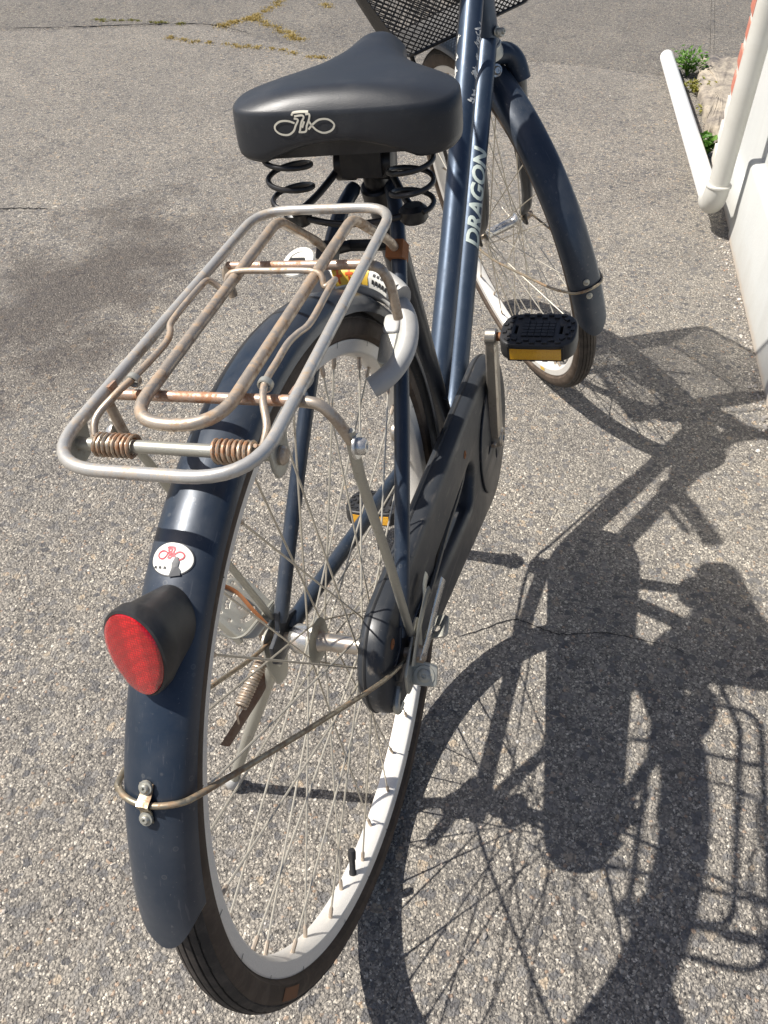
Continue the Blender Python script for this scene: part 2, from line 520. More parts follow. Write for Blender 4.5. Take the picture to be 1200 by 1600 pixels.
def lathe(prof, origin, axis, n=32, caps=True, slots=None):
    """prof: list of (radius, height along axis)"""
    ax = Vector(axis).normalized()
    up = V(0, 0, 1) if abs(ax.z) < 0.9 else V(1, 0, 0)
    u = (up - ax * up.dot(ax)).normalized()
    w = ax.cross(u)
    O = Vector(origin)
    vs = []
    for (r, h) in prof:
        for k in range(n):
            a = 2 * PI * k / n
            vs.append(O + ax * h + (u * math.cos(a) + w * math.sin(a)) * r)
    g = G()
    fs = []
    for i in range(len(prof) - 1):
        for k in range(n):
            l = (k + 1) % n
            fs.append((i * n + k, i * n + l, (i + 1) * n + l, (i + 1) * n + k))
    if caps:
        fs.append(tuple(reversed(range(n))))
        fs.append(tuple(range((len(prof) - 1) * n, len(prof) * n)))
    return g.add(vs, fs)

def cyl(a, b, r, n=16, r2=None):
    a = Vector(a); b = Vector(b)
    L = (b - a).length
    r2 = r if r2 is None else r2
    e = min(r, r2) * 0.18
    return lathe([(r - e, 0), (r, e), (r2, L - e), (r2 - e, L)], a, b - a, n)

def box(c, s, rot=None):
    c = Vector(c)
    hx, hy, hz = s[0] / 2, s[1] / 2, s[2] / 2
    vs = [V(x * hx, y * hy, z * hz) for x in (-1, 1) for y in (-1, 1) for z in (-1, 1)]
    if rot is not None:
        vs = [rot @ p for p in vs]
    vs = [p + c for p in vs]
    fs = [(0, 1, 3, 2), (4, 6, 7, 5), (0, 4, 5, 1), (2, 3, 7, 6), (0, 2, 6, 4), (1, 5, 7, 3)]
    return G().add(vs, fs)

def plate(outlines, thick, bev, mtx):
    """2D outlines (first the border, then holes) -> bevelled plate; local xy plane placed by mtx"""
    cu = bpy.data.curves.new('tmp', 'CURVE')
    cu.dimensions = '2D'
    cu.fill_mode = 'BOTH'
    cu.extrude = max(thick / 2 - bev, 0.0)
    cu.bevel_depth = bev
    cu.bevel_resolution = 2
    for o in outlines:
        sp = cu.splines.new('POLY')
        sp.points.add(len(o) - 1)
        for p, q in zip(sp.points, o):
            p.co = (q[0], q[1], 0, 1)
        sp.use_cyclic_u = True
    ob = bpy.data.objects.new('tmp', cu)
    me = bpy.data.meshes.new_from_object(ob)
    g = G()
    g.add([mtx @ v.co for v in me.vertices], [tuple(p.vertices) for p in me.polygons])
    bpy.data.objects.remove(ob)
    bpy.data.curves.remove(cu)
    bpy.data.meshes.remove(me)
    return g

def circ2(cx, cy, r, n=20, ry=None, rot=0.0):
    ry = r if ry is None else ry
    out = []
    for k in range(n):
        a = 2 * PI * k / n
        x, y = r * math.cos(a), ry * math.sin(a)
        out.append((cx + x * math.cos(rot) - y * math.sin(rot), cy + x * math.sin(rot) + y * math.cos(rot)))
    return out

def XZ(y):
    """plate plane: local x -> x, local y -> z, normal -> -y, placed at y"""
    return Matrix(((1, 0, 0, 0), (0, 0, -1, y), (0, 1, 0, 0), (0, 0, 0, 1)))

def frame_mtx(o, x, y):
    x = Vector(x).normalized()
    y = Vector(y)
    y = (y - x * y.dot(x)).normalized()
    z = x.cross(y)
    m = Matrix.Identity(4)
    for i in range(3):
        m[i][0] = x[i]; m[i][1] = y[i]; m[i][2] = z[i]; m[i][3] = o[i]
    return m

def mesh_from(name, g, mats, smooth=True, angle=40):
    me = bpy.data.meshes.new(name)
    me.from_pydata([tuple(p) for p in g.v], [], g.f)
    for mm in mats:
        me.materials.append(M[mm])
    if len(mats) > 1:
        me.polygons.foreach_set('material_index', g.mi)
    bm = bmesh.new()
    bm.from_mesh(me)
    bmesh.ops.remove_doubles(bm, verts=bm.verts, dist=1e-6)
    bmesh.ops.recalc_face_normals(bm, faces=bm.faces)
    if smooth:
        lim = R_(angle)
        for f in bm.faces:
            f.smooth = True
        for e in bm.edges:
            if len(e.link_faces) == 2 and e.calc_face_angle(0) > lim:
                e.smooth = False
    bm.to_mesh(me)
    bm.free()
    return me

OFF = Matrix.Translation((0, 0, 0.33))      # bicycle parts are measured from the rear axle
FRONT = None
root = None

def obj(name, g, mats, parent=None, smooth=True, angle=40, label=None, kind=None, front=False):
    if isinstance(mats, str):
        mats = [mats]
    me = mesh_from(name, g, mats, smooth, angle)
    o = bpy.data.objects.new(name, me)
    col.objects.link(o)
    if parent is not None:
        o.parent = parent
        if parent is root:
            o.matrix_local = OFF @ FRONT if front else OFF
    if label:
        o['label'] = label
    if kind:
        o['kind'] = kind
    return o

def tag(o, label=None, cat=None, kind=None, group=None):
    if label: o['label'] = label
    if cat: o['category'] = cat
    if kind: o['kind'] = kind
    if group: o['group'] = group
    return o

def clone(o, name, parent, mtx):
    c = bpy.data.objects.new(name, o.data)
    col.objects.link(c)
    c.parent = parent
    c.matrix_local = mtx
    return c

# ------------------------------------------------------------------ the setting
def sheet(name, pts, z, mat, kind='structure'):
    me = bpy.data.meshes.new(name)
    me.from_pydata([(x, y, z) for x, y in pts], [], [tuple(range(len(pts)))])
    me.materials.append(M[mat])
    o = bpy.data.objects.new(name, me)
    col.objects.link(o)
    o['kind'] = kind
    return o

ground = sheet('ground', [(-60, -60), (60, -60), (60, 60), (-60, 60)], 0.0, 'asphalt')
tag(ground, 'pale weathered asphalt ground under the bicycle')

# far carriageway, a slightly raised sheet with a ragged edge
seam = [(2.3, 9.0), (2.75, 5.0), (3.0, 3.6), (3.206, 2.693), (3.351, 2.355), (3.50, 2.05), (3.563, 1.814), (3.45, 1.55), (3.337, 1.29), (3.217, 1.048), (3.289, 0.791),
        (3.36, 0.55), (3.429, 0.384), (3.44, 0.1), (3.411, -0.142), (3.404, -0.294), (3.5, -0.40), (3.62, -0.47), (3.7, -0.8), (3.72, -2.0), (3.8, -9.0)]
edge = []
for p in crv([(x, y, 0) for x, y in seam], 14):
    edge.append((p.x + random.uniform(-0.008, 0.008), p.y + random.uniform(-0.006, 0.006)))
road_pts = edge + [(59, -9.0), (59, 9.0)]
g = G()
n_e = len(edge)
vs_ = [(x - 0.03, y, -0.001) for x, y in edge] + [(x, y, 0.004) for x, y in edge] + [(59.0, y, 0.004) for x, y in edge]
fs_ = [(r * n_e + i, r * n_e + i + 1, (r + 1) * n_e + i + 1, (r + 1) * n_e + i) for r in range(2) for i in range(n_e - 1)]
g.add(vs_, fs_)
road = obj('road', g, 'road_asphalt', smooth=False)
tag(road, 'smoother grey road surface beyond the seam at the top', kind='structure')

def ribbon(path, w0, w1, z, jit=0.5, n=10):
    P = crv([(x, y, 0) for x, y in path], n)
    g = G()
    vs = []
    N = len(P)
    for i, p in enumerate(P):
        t = P[min(i + 1, N - 1)] - P[max(i - 1, 0)]
        s = V(-t.y, t.x, 0).normalized()
        k = i / (N - 1)
        w = (w0 * (1 - k) + w1 * k) * (1 + random.uniform(-jit, jit)) * min(1.0, 0.15 + 4 * k, 0.15 + 4 * (1 - k))
        j = random.uniform(-1, 1) * (w0 + w1) * 0.35
        vs += [p + s * (w / 2 + j) + V(0, 0, z), p + s * (-w / 2 + j) + V(0, 0, z)]
    g.add(vs, [(2 * i, 2 * i + 1, 2 * i + 3, 2 * i + 2) for i in range(N - 1)])
    return g

for path, a, b in (([(0.296, -0.052), (0.335, -0.100), (0.371, -0.145), (0.369, -0.178), (0.362, -0.214), (0.372, -0.25), (0.385, -0.289), (0.384, -0.383), (0.37, -0.411)], 0.0020, 0.0010),
                   ([(1.47, 1.58), (1.48, 1.515), (1.505, 1.44), (1.518, 1.374)], 0.008, 0.005),
                   ([(1.06, -0.02), (1.0, -0.06), (0.9, -0.14)], 0.0, 0.0)):
    if a > 0:
        obj('crack', ribbon(path, a, b, 0.0012), 'crack_dark', ground, smooth=False)

# seam line of the road, dark ragged gap
gap = [(x, y) for x, y in seam[3:8]]
obj('joint_gap', ribbon(gap, 0.010, 0.006, 0.0052, 0.9, 16), 'crack_dark', ground, smooth=False)

# loose grit
def grit():
    base = bmesh.new()
    bmesh.ops.create_icosphere(base, subdivisions=1, radius=1.0)
    bv = [v.co.copy() for v in base.verts]
    bf = [tuple(v.index for v in f.verts) for f in base.faces]
    base.free()
    rnd = random.Random(3)
    g = G()
    for i in range(2600):
        x = -0.4 + 4.0 * rnd.random() ** 1.7
        y = rnd.uniform(-0.52, 1.3) * (0.45 + 0.4 * (x + 0.4))
        if y < -0.5:
            continue
        big = rnd.random() < 0.03
        r = rnd.uniform(0.0022, 0.004) if big else rnd.uniform(0.0007, 0.0019)
        rot = Quaternion((rnd.random(), rnd.random(), rnd.random(), rnd.random())).normalized()
        sc = V(rnd.uniform(0.8, 1.4), rnd.uniform(0.7, 1.1), rnd.uniform(0.45, 0.8))
        vs = []
        for p in bv:
            q = rot @ (p * rnd.uniform(0.85, 1.12))
            vs.append(V(q.x * sc.x * r + x, q.y * sc.y * r + y, q.z * sc.z * r + r * 0.25))
        g.add(vs, bf)
    # along the wall foot
    for i in range(420):
        x = rnd.uniform(0.9, 1.9)
        y = -0.478 - 0.0868 * (1.854 - x) + abs(rnd.gauss(0, 0.018)) + 0.004
        r = rnd.uniform(0.0010, 0.0030) if rnd.random() < 0.95 else rnd.uniform(0.004, 0.006)
        rot = Quaternion((rnd.random(), rnd.random(), rnd.random(), rnd.random())).normalized()
        vs = []
        for p in bv:
            q = rot @ (p * rnd.uniform(0.8, 1.15))
            vs.append(V(q.x * 1.3 * r + x, q.y * r + y, q.z * 0.6 * r + r * 0.3))
        g.add(vs, bf)
    o = obj('loose_grit', g, 'pebble', smooth=False)
    tag(o, 'loose grit and small stones scattered over the asphalt', 'grit', 'stuff')
grit()

# ------------------------------------------------------------------ plants
def blades(name, spots, mat, label, cat, kind=None, group=None, h=(0.015, 0.04), w=0.0016, n=60, spread=0.04, lean=0.6):
    rnd = random.Random(hash(label) % 1000)
    rnd = random.Random(len(label) * 7 + n)
    g = G()
    for (x, y) in spots:
        for i in range(n):
            a = rnd.uniform(0, 2 * PI)
            d = abs(rnd.gauss(0, spread))
            bx_, by_ = x + d * math.cos(a), y + d * math.sin(a)
            hh = rnd.uniform(*h) * max(0.3, 1 - d / (spread * 3))
            b = rnd.uniform(0, 2 * PI)
            l = hh * rnd.uniform(0.1, lean)
            s = V(-math.sin(b), math.cos(b), 0) * w * rnd.uniform(0.6, 1.4)
            p0 = V(bx_, by_, 0.002); p1 = p0 + V(math.cos(b) * l * 0.4, math.sin(b) * l * 0.4, hh * 0.6); p2 = p0 + V(math.cos(b) * l, math.sin(b) * l, hh)
            g.add([p0 - s, p0 + s, p1 + s * 0.8, p1 - s * 0.8, p2], [(0, 1, 2, 3), (3, 2, 4)])
    o = obj(name, g, mat, smooth=False)
    tag(o, label, cat, kind, group)
    return o

def leafy(name, c, mat, label, n=70, r=0.06, h=0.09, ls=0.016, seed=1):
    rnd = random.Random(seed)
    t = bpy.data.objects.new(name, None)
    col.objects.link(t)
    t.location = (c[0], c[1], 0.0)
    g = G(); st = G()
    for i in range(max(6, n // 8)):
        a = rnd.uniform(0, 2 * PI)
        e = V(math.cos(a) * r * rnd.uniform(0.2, 0.9), math.sin(a) * r * rnd.uniform(0.2, 0.9), h * rnd.uniform(0.5, 1))
        mid = e * 0.5 + V(0, 0, h * 0.15)
        st.join(tube(crv([(0, 0, 0), mid, e], 4), [0.0014 - 0.0008 * k / 8 for k in range(9)], 5))
        for k in range(8):
            t_ = rnd.uniform(0.25, 1.0)
            p = e * t_ + V(rnd.gauss(0, 0.006), rnd.gauss(0, 0.006), rnd.gauss(0, 0.004))
            d = V(rnd.gauss(0, 1), rnd.gauss(0, 1), rnd.uniform(-0.1, 0.9)).normalized()
            s = d.cross(V(0, 0, 1)).normalized()
            L = ls * rnd.uniform(0.6, 1.3)
            W = L * rnd.uniform(0.25, 0.42)
            up = s.cross(d) * L * 0.12
            g.add([p, p + d * L * 0.4 + s * W + up, p + d * L, p + d * L * 0.4 - s * W + up, p + d * L * 0.45 - up],
                  [(0, 4, 1), (4, 2, 1), (0, 3, 4), (4, 3, 2)])
    f = obj('leaves', g, mat, t, smooth=False)
    s_ = obj('stem', st, mat, t)
    tag(t, label, 'weed', group='weeds beside the drain pipe')
    return t

def along(path, step):
    out = []
    P = crv([(x, y, 0) for x, y in path], 10)
    for i, p in enumerate(P):
        if random.random() < step:
            out.append((p.x + random.uniform(-0.02, 0.02), p.y + random.uniform(-0.02, 0.02)))
    return out
blades('dry_moss', along([(3.555, 1.762), (3.70, 1.69), (3.762, 1.673), (4.148, 1.692), (4.771, 1.817)], 0.75) + along([(3.711, 1.668), (3.554, 1.463), (3.442, 1.341)], 0.8)
       + along([(4.6, 1.72), (4.337, 1.587), (4.041, 1.398)], 0.6), 'dry_moss', 'dry yellow moss and grass growing in the forked road crack', 'moss', 'stuff', h=(0.004, 0.014), w=0.0022, n=70, spread=0.028, lean=1.6)
blades('dry_grass_strip', along([(3.31, 1.90), (3.271, 1.772), (3.264, 1.587), (3.266, 1.38), (3.214, 1.216), (3.226, 1.051)], 0.5), 'dry_moss',
       'thin straw coloured grass strip along the near side of the seam, behind the saddle', 'grass', 'stuff', h=(0.003, 0.010), w=0.002, n=45, spread=0.018, lean=1.6)
blades('green_moss', along([(3.474, 2.36), (3.509, 2.213), (3.523, 2.055), (3.548, 1.937)], 0.6), 'moss_green',
       'yellow green moss in the seam at the upper left', 'moss', 'stuff', h=(0.004, 0.011), w=0.002, n=60, spread=0.016, lean=1.5)

leafy('weed', (3.40, -0.325), 'leaf_green', 'feathery green weed growing beside the end of the white pipe', 200, 0.085, 0.11, 0.020, 4)
leafy('weed', (3.20, -0.372), 'leaf_yellow', 'low yellow green weed between the pipe and the broken slab', 340, 0.095, 0.040, 0.015, 8)
leafy('weed', (2.50, -0.405), 'leaf_green', 'bright green broad leaved weed in the corner between the two pipes', 90, 0.065, 0.07, 0.03, 15)
leafy('weed', (2.93, -0.395), 'leaf_yellow', 'tiny green sprout at the lower edge of the broken slab', 24, 0.03, 0.03, 0.014, 21)

# broken slab
def slab():
    out = [(3.153, -0.372), (3.30, -0.366), (3.409, -0.368), (3.55, -0.372), (3.604, -0.385), (3.64, -0.43), (3.63, -0.50), (3.60, -0.60), (3.2, -0.64), (2.7, -0.60), (2.56, -0.52), (2.60, -0.455), (2.699, -0.443),
           (2.722, -0.412), (2.83, -0.40), (2.926, -0.392), (3.05, -0.385)]
    rnd = random.Random(5)
    P = [(p.x + rnd.uniform(-0.006, 0.006), p.y + rnd.uniform(-0.006, 0.006)) for p in crv([(x, y, 0) for x, y in out], 5, True)]
    cx = sum(p[0] for p in P) / len(P); cy = sum(p[1] for p in P) / len(P)
    g = G()
    N = len(P)
    rings = [(1.0, -0.01), (1.0, 0.022), (0.96, 0.034), (0.8, 0.04), (0.6, 0.038), (0.4, 0.044), (0.2, 0.04)]
    vs = []
    for f, z in rings:
        for x, y in P:
            vs.append(V(cx + (x - cx) * f, cy + (y - cy) * f, z + (rnd.uniform(-0.005, 0.005) * f if f < 1 else 0)))
    vs.append(V(cx, cy, 0.042))
    fs = []
    for i in range(len(rings) - 1):
        for k in range(N):
            l = (k + 1) % N
            fs.append((i * N + k, i * N + l, (i + 1) * N + l, (i + 1) * N + k))
    b = (len(rings) - 1) * N
    for k in range(N):
        fs.append((b + k, b + (k + 1) % N, b + N))
    g.add(vs, fs)
    o = obj('broken_slab', g, 'rubble', angle=60)
    tag(o, 'broken tan concrete slab with black patches, behind the white pipe', 'slab')
slab()

# ------------------------------------------------------------------ white wall, brick pier, pipes
def wall_y(x):
    return -0.478 - 0.0868 * (1.854 - x)
WD = V(1, 0.0868, 0).normalized()        # along the wall
WN = V(-0.0868, 1, 0).normalized()       # out of the wall, towards the bicycle
def wall():
    t = bpy.data.objects.new('white_wall', None)
    col.objects.link(t)
    t.location = (1.2, wall_y(1.2), 0)
    o0 = V(1.2, wall_y(1.2), 0)
    def seg(x0, x1, prof):
        """prof: list of (out, z)"""
        g = G()
        a = WD * ((x0 - 1.2) / WD.x); b = WD * ((x1 - 1.2) / WD.x)
        n = len(prof)
        vs = [a + WN * p + V(0, 0, z) for p, z in prof] + [b + WN * p + V(0, 0, z) for p, z in prof]
        fs = [(i, (i + 1) % n, n + (i + 1) % n, n + i) for i in range(n)] + [tuple(range(n)), tuple(reversed(range(n, 2 * n)))]
        return g.add(vs, fs)
    pl = [(0.0, -0.02), (0.0, 0.196), (-0.004, 0.203), (-0.010, 0.206), (-0.034, 0.209), (-0.20, 0.209), (-0.20, -0.02)]
    obj('plinth', seg(0.45, 1.905, pl), 'wall_paint', t, angle=50)
    obj('wall_face', seg(0.454, 2.30, [(-0.032, 0.0), (-0.032, 0.60), (-0.040, 0.61), (-0.192, 0.61), (-0.198, 0.60), (-0.198, 0.0)]), 'wall_paint', t, angle=50)  # unseen near end and height sized for the light bounced into the shadow
    obj('footing', seg(1.908, 2.28, [(-0.006, -0.02), (-0.006, 0.10), (-0.012, 0.108), (-0.033, 0.11), (-0.033, -0.02)]), 'wall_paint', t, angle=50)
    tag(t, 'low white painted wall with a stepped plinth at the right edge', 'wall')
wall()

def pier():
    t = bpy.data.objects.new('brick_pier', None)
    col.objects.link(t)
    ox, oy = 2.36, -0.425
    t.location = (ox, oy - 0.10, 0)
    obj('mortar_core', box((0, -0.004, 0.32), (0.136, 0.200, 0.68)), 'mortar', t, smooth=False)
    rnd = random.Random(2)
    bm = bmesh.new()
    bmesh.ops.create_cube(bm, size=1.0)
    for v in bm.verts:
        v.co.x *= 0.146; v.co.y *= 0.102; v.co.z *= 0.058
    bmesh.ops.bevel(bm, geom=list(bm.edges), offset=0.006, segments=2, affect='EDGES')
    gg = G().add([v.co.copy() for v in bm.verts], [tuple(v.index for v in f.verts) for f in bm.faces])
    bm.free()
    first = [None, None]       # the lowest courses are painted over
    for k in range(9):
        z = 0.045 + k * 0.0705
        for half in (0, 1):
            y = 0.053 - half * 0.108 - 0.004
            mt = Matrix.Translation((rnd.uniform(-0.002, 0.002), y + rnd.uniform(-0.002, 0.003), z))
            kind_ = 0 if k < 3 else 1
            if first[kind_] is None:
                first[kind_] = obj('brick', gg, ('mortar', 'brick_red')[kind_], t, angle=30)
                first[kind_].matrix_local = mt
            else:
                clone(first[kind_], 'brick', t, mt)
    tag(t, 'red brick pier with white joints behind the upright pipe', 'brick pier')
pier()

def pipes():
    t = bpy.data.objects.new('drain_pipe', None)
    col.objects.link(t)
    base = V(1.875, -0.413, 0.0)
    t.location = base
    up0 = V(0, 0, 0.082)
    far = V(3.469, -0.235, 0.048) - base
    d = (far - up0).normalized()
    r = 0.0265
    obj('upright_pipe', tube([up0 + V(0, 0, 0.045), V(0, -0.004, 0.6), V(0, -0.012, 2.5)], r, 28), 'pvc_shaded', t)
    elb = []
    for k in range(9):
        s = k / 8
        a = up0 + V(0, 0, 0.062); b = up0 + V(0, 0, -0.004); c = up0 + d * 0.062
        elb.append(a * (1 - s) ** 2 + b * 2 * s * (1 - s) + c * s * s)
    obj('elbow', tube(elb, r + 0.0045, 28), 'pvc_shaded', t)
    obj('collar', lathe([(r + 0.0052, 0), (r + 0.007, 0.002), (r + 0.007, 0.006), (r + 0.0052, 0.008)], up0 + V(0, 0, 0.055), (0, 0, 1), 28), 'pvc_shaded', t)
    g = tube([up0 + d * 0.045, far], r, 28, caps=False)
    g.join(tube([up0 + d * 0.045, far], r - 0.003, 28, caps=False))
    n = 28
    o1 = n; o2 = 2 * n + n
    g.f += [(o1 + k, o1 + (k + 1) % n, o2 + (k + 1) % n, o2 + k) for k in range(n)]
    g.mi += [0] * n
    obj('ground_pipe', g, 'pvc_sunlit', t)
    # wall clamp
    for z in (0.95, 1.9):
        obj('pipe_clamp', lathe([(r + 0.001, -0.01), (r + 0.0025, -0.01), (r + 0.0025, 0.01), (r + 0.001, 0.01)], V(0, -0.005, z), (0, 0, 1), 24, caps=False), 'chrome_dull', t)
    tag(t, 'white plastic drain pipe with an elbow, one leg upright and one along the ground', 'drain pipe')
pipes()

# ------------------------------------------------------------------ the bicycle
LEAN = 0.154338
hz = 0.3262855
cl, sn = math.cos(LEAN), math.sin(LEAN)
root = bpy.data.objects.new('bicycle', None)
col.objects.link(root)
root.rotation_euler = (-LEAN, 0, 0)
root.location = V(0, -0.33 * sn, hz - 0.33 * cl)
tag(root, 'navy blue city bicycle leaning on its side stand, seen from behind', 'bicycle')

HA = 1.23514                         # head angle
STEER = 0.62460
AX = V(-math.cos(HA), 0, math.sin(HA))
AN = V(math.sin(HA), 0, math.cos(HA))
A0 = V(1.018, 0, -0.023)
H0 = V(1.067, 0, -0.006)
FRONT = Matrix.Translation(A0) @ Matrix.Rotation(STEER, 4, AX) @ Matrix.Translation(-A0)
def ax_at(z):
    return A0 + AX * ((z - A0.z) / AX.z)

BB = V(0.450, 0, -0.058)
ST = V(0.3085, 0, 0.345)             # seat tube top

# --- frame tubes
obj('seat_tube', tube([BB, BB.lerp(ST, 0.5), ST], 0.0145, 24), 'navy_dark', root)  # darker navy, the tube's shade put into its colour
obj('seat_collar', lathe([(0.0155, -0.012), (0.0175, -0.010), (0.0175, 0.010), (0.0155, 0.012)], ST + V(0.002, 0, -0.006), ST - BB, 24), 'black_steel', root)
top_tube = obj('top_tube', tube(crv([(0.418, 0, 0.020), (0.472, 0, 0.071), (0.637, 0, 0.236), (0.805, 0, 0.418), (0.850, 0, 0.468)], 10), 0.0157, 28), 'navy_tube', root)
down_tube = obj('down_tube', tube(crv([(0.458, 0, -0.060), (0.518, 0, -0.026), (0.690, 0, 0.152), (0.888, 0, 0.355)], 10), 0.0162, 28), 'navy_tube', root)
obj('head_tube', lathe([(0.0175, 0), (0.0185, 0.004), (0.0175, 0.010), (0.0175, 0.165), (0.0185, 0.171), (0.0175, 0.175)], ax_at(0.346), AX, 28), 'navy_tube', root)
obj('bottom_bracket_shell', lathe([(0.019, -0.036), (0.0205, -0.034), (0.0205, 0.034), (0.019, 0.036)], BB, (0, 1, 0), 28), 'navy_dark', root)
for s in (1, -1):
    obj('seat_stay', tube(crv([(0.003, 0.064 * s, 0.018), (0.05, 0.0605 * s, 0.075), (0.15, 0.049 * s, 0.198), (0.25, 0.034 * s, 0.318), (0.296, 0.019 * s, 0.353)], 6),
                          [0.0060] + [0.0078] * 23 + [0.0060], 16), 'navy', root)
    obj('chain_stay', tube(crv([(0.012, 0.064 * s, -0.004), (0.08, 0.060 * s, -0.012), (0.20, 0.050 * s, -0.027), (0.32, 0.040 * s, -0.042), (0.435, 0.024 * s, -0.056)], 6),
                           [0.0075] + [0.0092] * 23 + [0.0085], 16), 'navy', root)
    do = plate([[(-0.028, -0.010), (-0.020, -0.020), (0.004, -0.020), (0.018, -0.012), (0.032, -0.010), (0.034, 0.004), (0.018, 0.012), (0.016, 0.030), (0.002, 0.032), (-0.006, 0.014), (-0.026, 0.010)]],
               0.005, 0.0008, XZ(0.0645 * s))
    obj('dropout', do, 'navy_dark', root)
obj('seat_stay_bridge', tube([(0.222, 0.036, 0.287), (0.222, -0.036, 0.287)], 0.006, 12), 'navy', root)

# --- down tube lettering and worn decal on the top tube
def text_mesh(txt, size, shear=0.25, offset=0.0):
    cu = bpy.data.curves.new('txt', 'FONT')
    cu.body = txt
    cu.size = size
    cu.shear = shear
    cu.offset = offset
    cu.space_character = 0.98
    cu.resolution_u = 3
    ob = bpy.data.objects.new('txt', cu)
    me = bpy.data.meshes.new_from_object(ob)
    bm = bmesh.new()
    bm.from_mesh(me)
    bpy.data.objects.remove(ob); bpy.data.curves.remove(cu); bpy.data.meshes.remove(me)
    return bm

def wrap_on_tube(bm, p0, direction, up, radius, ang0, sx=1.0, cuts=14, step=0.004):
    """text x runs along the tube from p0, text y wraps round it; ang0 = angle (from 'up') of text y=0"""
    ys = [v.co.y for v in bm.verts]
    lo, hi = min(ys), max(ys)
    for k in range(1, cuts):
        y = lo + (hi - lo) * k / cuts
        bmesh.ops.bisect_plane(bm, geom=bm.verts[:] + bm.edges[:] + bm.faces[:], plane_co=(0, y, 0), plane_no=(0, 1, 0))
    d = Vector(direction).normalized()
    u = Vector(up); u = (u - d * u.dot(d)).normalized()
    w = d.cross(u)
    vs = []
    for v in bm.verts:
        a = ang0 - v.co.y / radius
        vs.append(Vector(p0) + d * (v.co.x * sx) + (u * math.cos(a) + w * math.sin(a)) * radius)
    bm.verts.index_update()
    g = G().add(vs, [tuple(v.index for v in f.verts) for f in bm.faces])
    return g
dt_a, dt_b = V(0.690, 0, 0.152), V(0.888, 0, 0.355)
dt_dir = (dt_b - dt_a).normalized()
bmt = text_mesh('DRAGON', 0.031, 0.30, 0.0010)
xs = [v.co.x for v in bmt.verts]
sxx = 0.150 / (max(xs) - min(xs))
g = wrap_on_tube(bmt, V(0.660, 0, 0.1215), dt_dir, V(0, 0, 1), 0.0166, R_(76), sxx)
bmt.free()
obj('lettering', g, 'green_white_print', down_tube, smooth=False, label='pale worn DRAGON lettering along the down tube')

def flower_decal():
    rnd = random.Random(12)
    g = G()
    d = (V(0.850, 0, 0.468) - V(0.637, 0, 0.236)).normalized()
    u = V(0, 0, 1); u = (u - d * u.dot(d)).normalized()
    w = d.cross(u)
    p0 = V(0.708, 0, 0.3125)
    for a0, spots in ((R_(66), (0.002, 0.016, 0.034, 0.040, 0.060, 0.078, 0.086, 0.100)), (R_(-56), (0.004, 0.010, 0.030, 0.042, 0.060, 0.084))):
        for x in spots:
            for k in range(rnd.randint(4, 8)):
                ax_ = x + rnd.gauss(0, 0.0035)
                aa = a0 + rnd.gauss(0, 0.17)
                L = rnd.uniform(0.0022, 0.0052); W = L * rnd.uniform(0.22, 0.45)
                th = rnd.uniform(0, PI)
                pts = []
                for q in range(7):
                    t = 2 * PI * q / 7
                    ux = L * math.cos(t) * math.cos(th) - W * math.sin(t) * math.sin(th)
                    uy = L * math.cos(t) * math.sin(th) + W * math.sin(t) * math.cos(th)
                    al = aa + uy / 0.0157
                    pts.append(p0 + d * (ax_ + ux) + (u * math.cos(al) + w * math.sin(al)) * 0.0160)
                g.add(pts, [tuple(range(7))])
    obj('worn_decal', g, 'white_print', top_tube, smooth=False, label='flaking white floral decal', kind='stuff')
flower_decal()

# --- wheels
def tyre_geo(seg=360):
    """closed section swept round the wheel axis y; slot 0 tread, slot 1 sidewall"""
    sec = []   # (radius, y, kind) kind: 0 tread rib, 1 groove, 2 shoulder, 3 side
    Rc, rr = 0.3125, 0.0185
    def pt(deg, dr=0.0, kind=0):
        a = R_(deg)
        sec.append((Rc + (0.0178 + dr) * math.cos(a), (rr + dr) * math.sin(a), kind))
    for s in (-1,):
        pass
    sec.append((0.3005, -0.0105, 3)); sec.append((0.3035, -0.0132, 3))
    pt(-112, 0, 3); pt(-95, 0, 3); pt(-78, 0, 3); pt(-66, 0, 3); pt(-60, -0.0002, 3)
    pt(-57, 0.0009, 2); pt(-47, 0.0009, 2); pt(-38, 0.0009, 2)
    for c in (-27, -9, 9, 27):
        pt(c - 8.4, -0.0006, 1); pt(c - 6.6, 0.0009, 0); pt(c, 0.0010, 0); pt(c + 6.6, 0.0009, 0); pt(c + 8.4, -0.0006, 1)
    pt(38, 0.0009, 2); pt(47, 0.0009, 2); pt(57, 0.0009, 2)
    pt(60, -0.0002, 3); pt(66, 0, 3); pt(78, 0, 3); pt(95, 0, 3); pt(112, 0, 3)
    sec.append((0.3035, 0.0132, 3)); sec.append((0.3005, 0.0105, 3))
    n = len(sec)
    vs = []; fs = []; mi = []
    for i in range(seg):
        a = 2 * PI * i / seg
        for (r, y, k) in sec:
            if k == 2 and i % 6 == (0 if y > 0 else 3):
                r -= 0.0009
            vs.append(V(r * math.cos(a), y, r * math.sin(a)))
    for i in range(seg):
        j = (i + 1) % seg
        for k in range(n):
            l = (k + 1) % n
            fs.append((i * n + k, i * n + l, j * n + l, j * n + k))
            kk = sec[k][2]; kl = sec[l][2]
            mi.append(1 if (kk == 3 and kl == 3) else 0)
    g = G()
    g.add(vs, fs)
    g.mi = mi
    return g

def ring_geo(prof, seg=160):
    """closed profile (r, y) swept round the wheel axis"""
    n = len(prof)
    vs = [V(r * math.cos(2 * PI * i / seg), y, r * math.sin(2 * PI * i / seg)) for i in range(seg) for r, y in prof]
    fs = []
    for i in range(seg):
        j = (i + 1) % seg
        for k in range(n):
            l = (k + 1) % n
            fs.append((i * n + k, i * n + l, j * n + l, j * n + k))
    return G().add(vs, fs)

